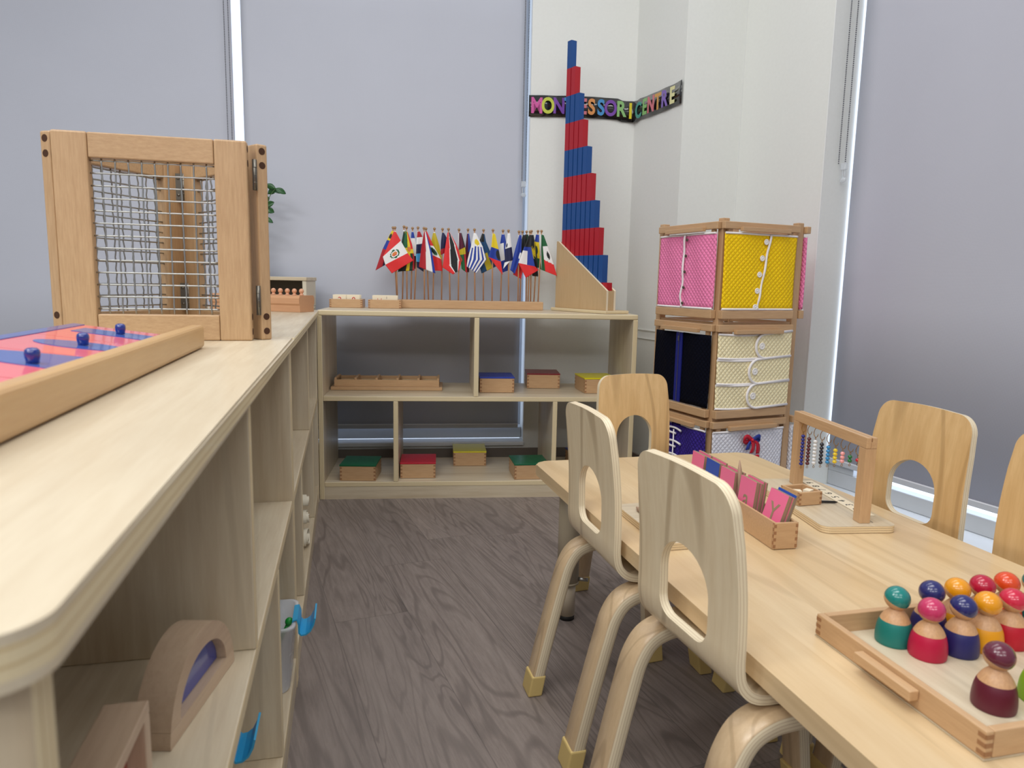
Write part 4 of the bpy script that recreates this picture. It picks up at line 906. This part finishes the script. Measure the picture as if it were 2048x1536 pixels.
for a, b, c in stems:
    pts = catmull([(a[0], a[1], .068), (b[0] * .2, b[1] * .4, b[2] * .5), b, c], 5)
    mb = MB(); mb.tube(pts, .0016, 6); st_ = mb.done('stem', stemm, pl_)
    for k, q in enumerate(list(pts[-9::2]) + [pts[-1], pts[-1]]):
        mb = MB(); az = rnd.uniform(-.6, .9) if k % 2 else rnd.uniform(2.2, 3.8); el = rnd.uniform(-.5, .5); ln = rnd.uniform(.034, .046)
        M = Matrix.Translation(q) @ Matrix.Rotation(az, 4, 'Z') @ Matrix.Rotation(-el, 4, 'Y') @ Matrix.Rotation(rnd.uniform(.7, 1.7), 4, 'X')
        mb.grid(lambda u, v: (u * ln, (v - .5) * .024 * math.sin(math.pi * min(1, u * .96 + .03)) ** .8, .004 * math.sin(u * 3) - .006 * abs(v - .5) * -1), 8, 4); 
        for v in mb.bm.verts: v.co = M @ v.co
        mb.done('leaf', leafm, st_, solid=.0005)

# ------------------------------------------------------------------ DRESSING FRAME TOWER
rk = Vector((.634, 2.205, 0)); ka = R(24)
rack = thing('frame_rack', 'square wooden tower that carries the dressing frames in the corner', 'rack', rk, ka)
W_ = .300
for px_, py_ in ((0, 0), (W_, 0), (0, W_), (W_, W_)):
    mb = MB(); mb.box(px_ - .012, px_ + .012, py_ - .012, py_ + .012, 0, 1.026, bev=.002); mb.done('post', beech[2], rack)
for z in (.097, .397, .697):
    for k in range(2):
        mb = MB(); mb.box(.0135, W_ - .0135, (0, W_)[k] - .008, (0, W_)[k] + .008, z, z + .014); mb.done('cross_bar', beech[0], rack)
        mb = MB(); mb.box((0, W_)[k] - .008, (0, W_)[k] + .008, .0135, W_ - .0135, z, z + .014); mb.done('cross_bar', beech[1], rack)
def quilt(n, c, c2=None, sc=395, bump=.55):
    if n in MC: return MC[n]
    mt, N, K, b = newmat(n); tc = N.new('ShaderNodeTexCoord'); sp = N.new('ShaderNodeSeparateXYZ'); K.new(tc.outputs['Object'], sp.inputs[0])
    def mth(op, a, b_): 
        q = N.new('ShaderNodeMath'); q.operation = op
        for i, v in enumerate((a, b_)):
            if v is None: continue
            if hasattr(v, 'is_output'): K.new(v, q.inputs[i])
            else: q.inputs[i].default_value = v
        return q.outputs[0]
    a = mth('ADD', sp.outputs[0], sp.outputs[2]); d = mth('SUBTRACT', sp.outputs[0], sp.outputs[2])
    s1 = mth('ABSOLUTE', mth('SINE', mth('MULTIPLY', a, sc / 2), None), None); s2 = mth('ABSOLUTE', mth('SINE', mth('MULTIPLY', d, sc / 2), None), None)
    h = mth('POWER', mth('MULTIPLY', s1, s2), .6)
    c2 = c2 or tuple(v * .92 for v in c)
    K.new(mixc(N, K, ramp(N, K, h, ((.0, G(1)), (.5, G(0)))), lin(c), lin(c2)), b.inputs['Base Color']); b.inputs['Roughness'].default_value = .7; b.inputs['Sheen Weight'].default_value = 0; b.inputs['Specular IOR Level'].default_value = .3 if max(c) > 60 else .08
    bp = N.new('ShaderNodeBump'); bp.inputs['Strength'].default_value = bump; bp.inputs['Distance'].default_value = .004; K.new(h, bp.inputs['Height']); K.new(bp.outputs[0], b.inputs['Normal'])
    MC[n] = mt; return mt
piping = plain('white_piping', (240, 236, 236), .6)
FW, FH = .286, .229    # cloth size
def dress(label, kind, loc, rot, mat, right=True):
    """frame with two bars, two rods and a cloth; local x along the frame, z up, -y out of the tower"""
    t = thing('dressing_frame', label, 'dressing frame', loc, rot, 'dressing frames on the tower')
    mb = MB(); mb.box(-.007, FW + .007, -.013, .004, FH + .012, FH + .034, bev=.002); mb.done('top_bar', beech[0], t)
    mb = MB(); mb.box(.05, FW - .045, -.028, -.0135, FH + .006, FH + .019, bev=.001); mb.done('grip_bar', beech[0], t)
    mb = MB(); mb.box(-.001, FW + .001, -.015, .004, -.030, -.004, bev=.002); mb.done('bottom_bar', beech[0], t)
    for x in (.022, FW - .022):
        mb = MB(); mb.box(x - .008, x + .008, -.0045, .0035, -.0035, FH + .0115); mb.done('side_bar', beech[2], t)
    def cloth(x0, x1, z0, z1, y, m_=mat, nm='cloth', edge=True, sag=.0):
        mb = MB(); fn = lambda u, v: (x0 + (x1 - x0) * u, y - .004 * math.sin(math.pi * u) - .0015 * math.sin(9 * u + 4 * v), z0 + (z1 - z0) * v + sag * math.sin(math.pi * u))
        mb.grid(fn, 24, 16); o = mb.done(nm, m_, t, solid=.004)
        if edge:
            N_ = 24
            for vv in (0, 1):
                mb = MB(); pts = [fn(k / N_, vv) for k in range(N_ + 1)]; mb.tube([(a, b - .0022, c) for a, b, c in pts], .0034, 8); mb.done('piping', piping, o)
        return o
    def seam(P, r=.0036, y=-.014):
        mb = MB(); mb.tube([(a, y - .002 * math.sin(i), c) for i, (a, c) in enumerate(catmull(P, 5))], r, 8); return mb.done('piping', piping, t)
    def button(x, z, m_, r=.0075, y=-.014):
        mb = MB(); M = Matrix.Translation((x, y, z)) @ Matrix.Rotation(R(90), 4, 'X'); mb.lathe([(0, 0), (r, 0), (r, .0018), (r * .82, .003), (r * .66, .0018), (r * .3, .0018), (r * .25, .0026), (0, .0026)], 20, M); mb.done('button', m_, t)
    if kind == 'snaps':
        cloth(.0, .165, 0, FH, -.006); cloth(.140, FW, 0, FH, -.0075)
        seam([(.142, FH), (.138, .17), (.139, .09), (.133, .03), (.140, .001)])
        for k in range(5): button(.156 - .002 * k, FH - .016 - .050 * k, plain('snap_metal', (120, 112, 100), .3, metal=1), .005, -.0165)
    elif kind == 'buttons':
        cloth(.0, .172, 0, FH, -.008); cloth(.150, FW, 0, FH, -.006)
        seam([(.173, FH), (.162, .165), (.150, .09), (.140, .03), (.136, .001)])
        for k in range(5): button((.155, .143, .136, .131, .127)[k], FH - .022 - .050 * k, plain('button_white', (244, 240, 236), .35), .0092)
    elif kind == 'zip':
        cloth(.0, .125, 0, FH, -.006, edge=False); cloth(.148, FW, 0, FH, -.006, edge=False)
        mb = MB(); mb.box(.120, .152, -.0125, -.0095, 0, FH); mb.done('zip_tape', plain('blue_zip', (14, 26, 120), .6), t)
        mb = MB(); mb.box(.1345, .1375, -.0138, -.0126, 0, FH); mb.box(.132, .140, -.0155, -.0139, FH - .028, FH - .012); mb.done('zip', plain('zip_metal', (140, 146, 170), .3, metal=1), t)
    elif kind == 'straps':
        for k, z in enumerate((.160, .080, .002)):
            cloth(0, .20, z, z + .074, -.005, sag=-.004)
            x0 = (.140, .118, .116)[k]
            mb = MB(); pts = []
            h = .078; zz = z - .003
            for i in range(13): a = math.pi / 2 + math.pi * i / 12; pts.append((x0 + h / 2 + h / 2 * math.cos(a), zz + h / 2 + h / 2 * math.sin(a)))
            ol = pts + [(FW, zz + .006), (FW, zz + h + .008)]
            mb.prism(ol, -.016, -.0105, plane='xz'); sp_ = mb.done('strap', mat, t)
            mb = MB(); mb.tube([(a, -.0165, c) for a, c in [(FW, zz + h + .008)] + pts + [(FW, zz + .006)]], .0042, 8); mb.done('piping', piping, sp_)
            button(x0 + .024, zz + h / 2, plain('button_white', (244, 240, 236), .35), .0115, -.0165)
    elif kind == 'lacing':
        cloth(.0, .115, 0, FH, -.006); cloth(.165, FW, 0, FH, -.006)
        cloth(.11, .17, 0, FH, -.003, edge=False)
        mb = MB()
        for k in range(5):
            z = FH - .02 - .045 * k
            for dz in (0,): mb.tube(catmull([(.176, -.016, z + dz), (.15, -.018, z + dz + .006), (.115, -.017, z + dz + .004), (.107, -.016, z + dz - .006), (.118, -.017, z + dz - .012), (.15, -.018, z + dz - .012)], 5), .0036, 8)
        mb.tube([(.142, -.0195, .01), (.142, -.0195, FH - .02)], .0022, 8)
        mb.done('lace', piping, t)
    elif kind == 'bows':
        cloth(.0, .150, 0, FH, -.006); cloth(.146, FW, 0, FH, -.006)
        bl = plain('blue_ribbon', (24, 50, 140), .45); rd = plain('red_ribbon', (192, 16, 44), .45); rn = random.Random(5)
        def ribbon(P, m_, w2=.0075):
            mb = MB(); P = catmull([(a, b, c) for a, b, c in P], 5)
            prev = None
            for i, p in enumerate(P):
                a = mb.bm.verts.new((p[0], p[1] - .0015 * math.sin(i), p[2] - w2)); b = mb.bm.verts.new((p[0] + .002, p[1], p[2] + w2))
                if prev: f = mb.bm.faces.new((prev[0], a, b, prev[1])); f.smooth = True
                prev = (a, b)
            mb.done('ribbon', m_, t, solid=.0012)
        def tail(P, m_, w2=.007):
            mb = MB(); P = catmull(P, 5); prev = None
            for i, p in enumerate(P):
                a = mb.bm.verts.new((p[0] - w2, p[1], p[2])); b = mb.bm.verts.new((p[0] + w2, p[1] - .001 * math.sin(i), p[2]))
                if prev: f = mb.bm.faces.new((prev[0], a, b, prev[1])); f.smooth = True
                prev = (a, b)
            mb.done('ribbon', m_, t, solid=.0012)
        for k in range(3):
            z = FH - .030 - .066 * k
            ribbon([(.145, -.02, z), (.122, -.026, z + .013), (.108, -.024, z + .007), (.122, -.02, z - .006), (.145, -.022, z)], (rd, bl, rd)[k])
            ribbon([(.145, -.021, z), (.166, -.026, z + .011), (.176, -.024, z + .002), (.164, -.02, z - .006), (.145, -.022, z)], (bl, rd, bl)[k])
            tail([(.143, -.022, z), (.130, -.026, z - .014), (.126, -.024, z - .030)], bl); tail([(.149, -.022, z), (.166, -.027, z - .014), (.170, -.024, z - .046)], rd)
            tail([(.146, -.023, z), (.148, -.028, z - .020), (.144, -.024, z - .042)], bl if k % 2 else rd)
            mb = MB(); mb.ball((.145, -.024, z), .006, seg=10); mb.done('knot', rd, t)
    else:
        cloth(0, FW, 0, FH, -.006)
    return t
pink = quilt('pink_quilt', (250, 138, 186)); yellow = quilt('yellow_quilt', (255, 214, 12), (248, 190, 6)); creamq = quilt('cream_quilt', (252, 240, 198), (238, 220, 168)); navy = quilt('black_quilt', (8, 10, 24), (3, 4, 10), bump=.3)
purple = quilt('purple_quilt', (56, 36, 140), (36, 22, 100)); whiteq = quilt('white_quilt', (238, 238, 246), (206, 208, 222))
def side(k, z):
    """tower face k: 0 right hand face, 1 left hand face, 2 far right face"""
    inset = (-.014, .015, -.016)[k]
    if k == 0: return rack_pt(inset, -.018, z), ka
    if k == 1: return rack_pt(-.018, W_ - inset, z), ka - math.pi / 2
    return rack_pt(W_ + .019, inset, z), ka + math.pi / 2
def rack_pt(x, y, z): return rk + Vector((math.cos(ka) * x - math.sin(ka) * y, math.sin(ka) * x + math.cos(ka) * y, z))
Z3 = (.752, .441, .138)
for k, z, kind, mt_, lab in ((1, Z3[0], 'snaps', pink, 'pink quilted dressing frame with metal snaps, top left of the tower'), (0, Z3[0], 'buttons', yellow, 'yellow quilted dressing frame with five white buttons'),
                             (1, Z3[1], 'zip', navy, 'black dressing frame with a blue zip'), (0, Z3[1], 'straps', creamq, 'cream dressing frame with three buttoned straps'),
                             (1, Z3[2], 'lacing', purple, 'purple quilted dressing frame laced with white loops'), (0, Z3[2], 'bows', whiteq, 'white quilted dressing frame tied with red and blue bows'),
                             (2, Z3[0], 'plain', pink, 'pink quilted dressing frame on the far side of the tower, seen edge on'), (2, Z3[2], 'plain', whiteq, 'white quilted dressing frame low on the far side of the tower, seen edge on')):
    loc, rot = side(k, z); dress(lab, kind, loc, rot, mt_)

# ------------------------------------------------------------------ ON THE TABLE
ZT = TZ + .0005
# bead hanger
ha = T.a - R(9.5)
hb_ = T(.365, -.585, ZT)
hg = thing('bead_hanger', 'wooden gantry on a pale plywood board with strings of coloured beads', 'bead hanger', hb_, ha)
mb = MB(); mb.prism(rrect(0, .140, 0, .31, .016), 0, .0125, mi=0, em=1); mb.done('base_board', [birch[1], plyedge('board_edge', (228, 206, 166), (150, 116, 82), 2, .004)], hg)
mb = MB(); mb.box(.142 * .93 - .028, .142 * .93 - .0272, .02, .30, .0125, .0128, mi=0); mb.done('pencil_line', black, hg)
for y in (.0155, .262):
    mb = MB(); mb.box(.076, .096, y, y + .022, .0126, .150, bev=.001); mb.done('post', beech[2], hg)
mb = MB(); mb.box(.076, .085, .0150, .2845, .1502, .170, bev=.001); mb.box(.0872, .096, .0150, .2845, .1502, .170, bev=.001); mb.box(.085, .0872, .0150, .2845, .1502, .162); mb.done('beam', beech[1], hg)
beadc = [('navy', (24, 32, 130), 9), ('maroon', (88, 22, 32), 8), ('white', (236, 238, 240), 7), ('black', (22, 24, 40), 6), ('light blue', (48, 140, 200), 5), ('yellow', (236, 208, 46), 4), ('pink', (246, 168, 168), 3), ('green', (22, 120, 60), 2), ('red', (196, 22, 44), 1)]
for k, (nm, c, n) in enumerate(beadc):
    y = .262 - .0145 - .0253 * k; pos = hb_ + Matrix.Rotation(ha, 3, 'Z') @ Vector((.0805, y, 0))
    t = thing('bead_string', 'string of %d %s bead%s hanging from the small wooden gantry' % (n, nm, '' if n == 1 else 's'), 'beads', pos, ha, 'bead strings on the gantry')
    top = .1500; mb = MB()
    mb.tube([(0, .000, top), (0, .0045, top - .003), (0, .0085, top - .010), (0, .0075, top - .016), (0, .001, top - .0195), (0, -.006, top - .0165), (0, -.0085, top - .011)], .0007, 6); mb.done('hook', brass, t)
    zt_ = top - .0235; mb = MB()
    mb.tube([(0, .0022 * math.cos(a), zt_ + .0018 + .0022 * math.sin(a)) for a in [2 * math.pi * i / 10 for i in range(10)]], .0005, 5, closed=True)
    zb_ = zt_ - .0074 * n - .003
    mb.cyl((0, 0, zt_), (0, 0, zb_), .0004, 5); mb.tube([(.0018 * math.cos(a), 0, zb_ - .002 + .0022 * math.sin(a)) for a in [2 * math.pi * i / 10 for i in range(10)]], .0005, 5, closed=True); mb.done('wire', brass, t)
    for j in range(n):
        mb = MB(); mb.ball((0, 0, zt_ - .0045 - .0074 * j), .0042, seg=14, sc=(1, 1, .9)); mb.done('bead', plain('bead_' + nm, c, .15, coat=.6), t)
# strip of digits on the board
ds = thing('digit_strip', 'thin pale strip with handwritten style black digits under the bead gantry', 'strip', hb_ + Matrix.Rotation(ha, 3, 'Z') @ Vector((.104, .055, .0129)), ha)
mb = MB(); mb.box(0, .026, 0, .235, 0, .0012); mb.done('strip', cream, ds)
for k in range(9):
    M = Matrix.Translation((.013, .012 + .0255 * k, .0014)) @ Matrix.Rotation(R(-90), 4, 'Z'); text_mesh('digit', str(k + 1), .021, black, ds, M @ Matrix.Rotation(R(180), 4, 'Z'), .0001)
sb = jbox('small_box', 'small open jointed box of wooden chips next to the bead gantry', 'box', T(.396, -.474, TZ + .0132), T.a + R(2), .052, .056, .027, wall=.005, nj=3)
for k, (x, y, r) in enumerate(((.012, .014, .2), (.022, .022, .9), (.014, .030, -.4), (.026, .012, .5))):
    mb = MB(); mb.box(-.0085, .0085, -.007, .007, 0, .0058, bev=.0006); o = mb.done('wooden_chip', cream); o.location = T(.396 + x + .005, -.474 + y + .004, TZ + .0175 + .0059 * k); o.rotation_euler = (0, 0, T.a + r)
    tag(o, 'pale wooden chip lying in the small open box', 'chip', 'chips in the small open box')
mb = MB(); mb.lathe([(0, 0), (.0012, .0), (.0024, .004), (.0024, .028), (.0012, .034), (0, .034)], 10, Matrix.Rotation(R(90), 4, 'Y')); o = mb.done('pen', black); o.location = T(.452, -.462, TZ + .0162); o.rotation_euler = (0, 0, T.a - R(18)); tag(o, 'short black pen tip lying beside the small open box', 'pen')
# box of letter cards
la = T.a + R(-4); lb0 = T(.229, -.636, ZT)
lx = jbox('letter_box', 'narrow jointed wooden box full of pink and blue letter cards', 'box', lb0, la, .043, .37, .046, wall=.0045, nj=4)
cpink = plain('card_pink', (234, 112, 150), .4); cblue = plain('card_blue', (30, 76, 170), .4); mdf = plain('card_board', (150, 128, 100), .7)
def lcard(s0, x, lean, col, lab, hgt=.082, letter=None, wd=.054):
    """card standing on edge along the box, painted face to the aisle side"""
    mb = MB(); th = .0040
    mb.box(0, .0006, 0, wd, 0, hgt, mi=0); mb.box(.0006, th, 0, wd, 0, hgt, mi=1)
    M = Matrix.Rotation(lean, 4, 'Y')
    for v in mb.bm.verts: v.co = M @ v.co
    t = thing('letter_card', lab, 'letter card', lb0 + Matrix.Rotation(la, 3, 'Z') @ Vector((x, s0, .0065)), la, 'letter cards in the narrow box')
    mb.done('card', [col, mdf], t)
    if letter:
        Mt = Matrix(((0, 0, -1, -.0002), (-1, 0, 0, wd / 2), (0, 1, 0, hgt * .55), (0, 0, 0, 1)))
        text_mesh('letter', letter, .046, mdf, t, M @ Mt, .0003, .0002)
order = ('frontmost', 'second', 'third', 'fourth', 'rearmost')
def pile(s0, n, lean, cols, where, hgt=.082, letter=None, wd=.054, x0=.0052):
    for k in range(n):
        c = cols[k % len(cols)]; nm = 'blue' if c is cblue else 'pink'
        lcard(s0 + .001 * (k % 2), x0 + .0046 * k / math.cos(lean), lean, c, '%s %s letter card %s' % (order[k if k < n - 1 else 4], nm, where), hgt - .0015 * (k % 3), letter if k == 0 else None, wd)
pile(.012, 4, R(17), (cpink, cpink, cpink, cblue), 'of the tilted pile with a Y at the near end', .084, 'Y')
pile(.088, 5, R(6), (cpink,), 'of the upright pile right behind the tilted one', .083, 'a')
pile(.160, 5, R(4), (cpink,), 'of the middle pile beside the wooden stick', .081)
pile(.222, 4, R(4), (cblue, cpink, cpink, cpink), 'of the pile led by a blue card', .082)
pile(.290, 5, R(5), (cpink,), 'of the farthest pile in the narrow box', .080)
mb = MB(); mb.lathe([(0, 0), (.0038, 0), (.0038, .086), (.001, .104), (0, .105)], 12, Matrix.Rotation(R(-7), 4, 'X')); o = mb.done('wooden_stick', plain('grey_wood', (176, 146, 122), .6)); o.location = lb0 + Matrix.Rotation(la, 3, 'Z') @ Vector((.020, .150, .007)); o.rotation_euler = (0, 0, la)
tag(o, 'pointed wooden stick standing between the letter cards', 'stick')
# writing board with a blue square
wb = thing('tracing_board', 'thin plywood board with a blue square, seen through the nearest chair', 'board', T(.050, -.604, ZT), T.a - R(.5))
mb = MB(); mb.prism(rrect(0, .138, 0, .212, .008), 0, .012, mi=0, em=1); mb.done('board', [birch[0], plyedge('board_edge', (228, 206, 166), (150, 116, 82), 2, .004)], wb)
mb = MB(); mb.box(.044, .128, .05, .200, .0121, .0128); mb.done('blue_square', plain('tracing_blue', (30, 76, 190), .4), wb)
mb = MB(); mb.lathe([(0, 0), (.001, .0), (.0036, .010), (.0036, .08), (0, .081)], 12, Matrix.Rotation(R(90), 4, 'X')); o = mb.done('wooden_pencil', plain('grey_wood', (176, 146, 122), .6)); o.location = T(.078, -.428, ZT + .0165); o.rotation_euler = (0, 0, T.a - R(4)); tag(o, 'grey wooden pencil lying along the edge of the plywood board', 'pencil')
# tray with peg dolls
dt = thing('doll_tray', 'shallow jointed wooden tray with a side handle, full of peg dolls', 'tray', T(.103, -1.144, ZT), T.a - R(1))
tw, td, th_ = .40, .242, .029
for nm, b, g_ in (('side_wall', (0, .009, 0, td, .0015, th_), 1), ('side_wall', (tw - .009, tw, 0, td, .0015, th_), 1), ('end_wall', (.0095, tw - .0095, 0, .009, .0015, th_), 0), ('end_wall', (.0095, tw - .0095, td - .009, td, .0015, th_), 0)):
    mb = MB(); mb.box(*b, bev=.0012)
    if nm == 'side_wall':
        for z in (.004, .0125, .021):
            for y0 in (0, td - .009):
                x_ = -.0003 if b[0] == 0 else tw - .001
                mb.box(x_, x_ + .0013, y0 + .0004, y0 + .0086, z, z + .0045, mi=1); mb.box(b[0] + .0003, b[1] - .0003, (-.0003 if y0 == 0 else td - .001), (.001 if y0 == 0 else td + .0003), z, z + .0045, mi=1)
    mb.done(nm, [beech[g_], endgrain], dt)
mb = MB(); mb.box(-.0003, tw + .0003, -.0003, td + .0003, 0, .0013); mb.box(.0092, tw - .0092, .0092, td - .0092, .0015, .005); mb.done('tray_bottom', birch[1], dt)
mb = MB(); mb.box(-.0125, -.0005, .078, .160, .0125, .0235, bev=.001); mb.done('handle', beech[1], dt)
skin = wood('doll_wood', (214, 168, 122), (188, 140, 98), 2, line=60, fig=1.4)
dolls = [('teal', (18, 116, 108), (20, 124, 118), .184, -.945, 20), ('navy', (36, 34, 96), (36, 38, 100), .240, -.940, -50), ('orange', (222, 148, 16), (226, 150, 20), .279, -.940, 10), ('crimson', (176, 14, 50), (178, 20, 56), .319, -.939, 0), ('orange red', (206, 60, 20), (216, 72, 26), .359, -.938, 10), ('dark teal', (22, 96, 92), (24, 110, 106), .398, -.944, 0),
         ('magenta', (182, 18, 62), (192, 50, 96), .199, -.981, -25), ('navy', (38, 34, 100), (38, 38, 104), .243, -.983, 30), ('golden', (224, 152, 18), (228, 152, 22), .281, -.981, 0), ('red', (180, 14, 40), (200, 34, 66), .320, -.980, 30), ('plum', (92, 22, 42), (98, 34, 54), .183, -1.082, 5), ('lime green', (132, 180, 24), (140, 188, 30), .243, -1.084, 0)]
place_ = {'teal': 'alone at the back left corner of the tray', 'orange': 'in the back row of the tray', 'crimson': 'in the back row of the tray', 'orange red': 'in the back row of the tray', 'dark teal': 'at the right end of the back row', 'magenta': 'first in the front row', 'golden': 'third in the front row of the tray', 'red': 'last in the front row, at the picture edge', 'plum': 'alone near the front of the tray', 'lime green': 'cut by the right edge'}
DS = 1.0
for i, (nm, cb, ch, x, y, yaw) in enumerate(dolls):
    lab = 'peg doll with %s body and cap, %s' % (nm, place_.get(nm) or ('second in the front row' if i == 7 else 'second in the back row'))
    t = thing('peg_doll', lab, 'peg doll', T(x, y, ZT + .0052), T.a + R(yaw), 'peg dolls in the tray')
    prof = catmull([(.0200, 0), (.0207, .003), (.0206, .012), (.0186, .024), (.0138, .0345), (.0078, .0415), (.0066, .0432)], 5)
    prof = [(0, 0)] + prof
    mats_ = [1 if prof[k][1] < .0270 else 0 for k in range(len(prof) - 1)]
    mb = MB(); mb.lathe(prof, 32, mats=mats_); mb.done('body', [skin, plain('doll_body_' + nm, cb, .4)], t)
    # head: wooden ball under a painted tilted cap
    rh = .0148; hc = Vector((0, 0, .0432 + rh * .86)); ti = R(24)
    Mh = Matrix.Translation(hc) @ Matrix.Rotation(ti, 4, 'X'); hp = [(rh * math.cos(a), rh * .96 * math.sin(a)) for a in [R(-90 + 180 * k / 18) for k in range(19)]]; hp[0] = (0, hp[0][1]); hp[-1] = (0, hp[-1][1])
    mb = MB(); mb.lathe(hp, 32, Mh, mats=[0 if k < 8 else 1 for k in range(18)]); mb.done('head', [skin, plain('doll_cap_' + nm, ch, .22, coat=.5)], t)
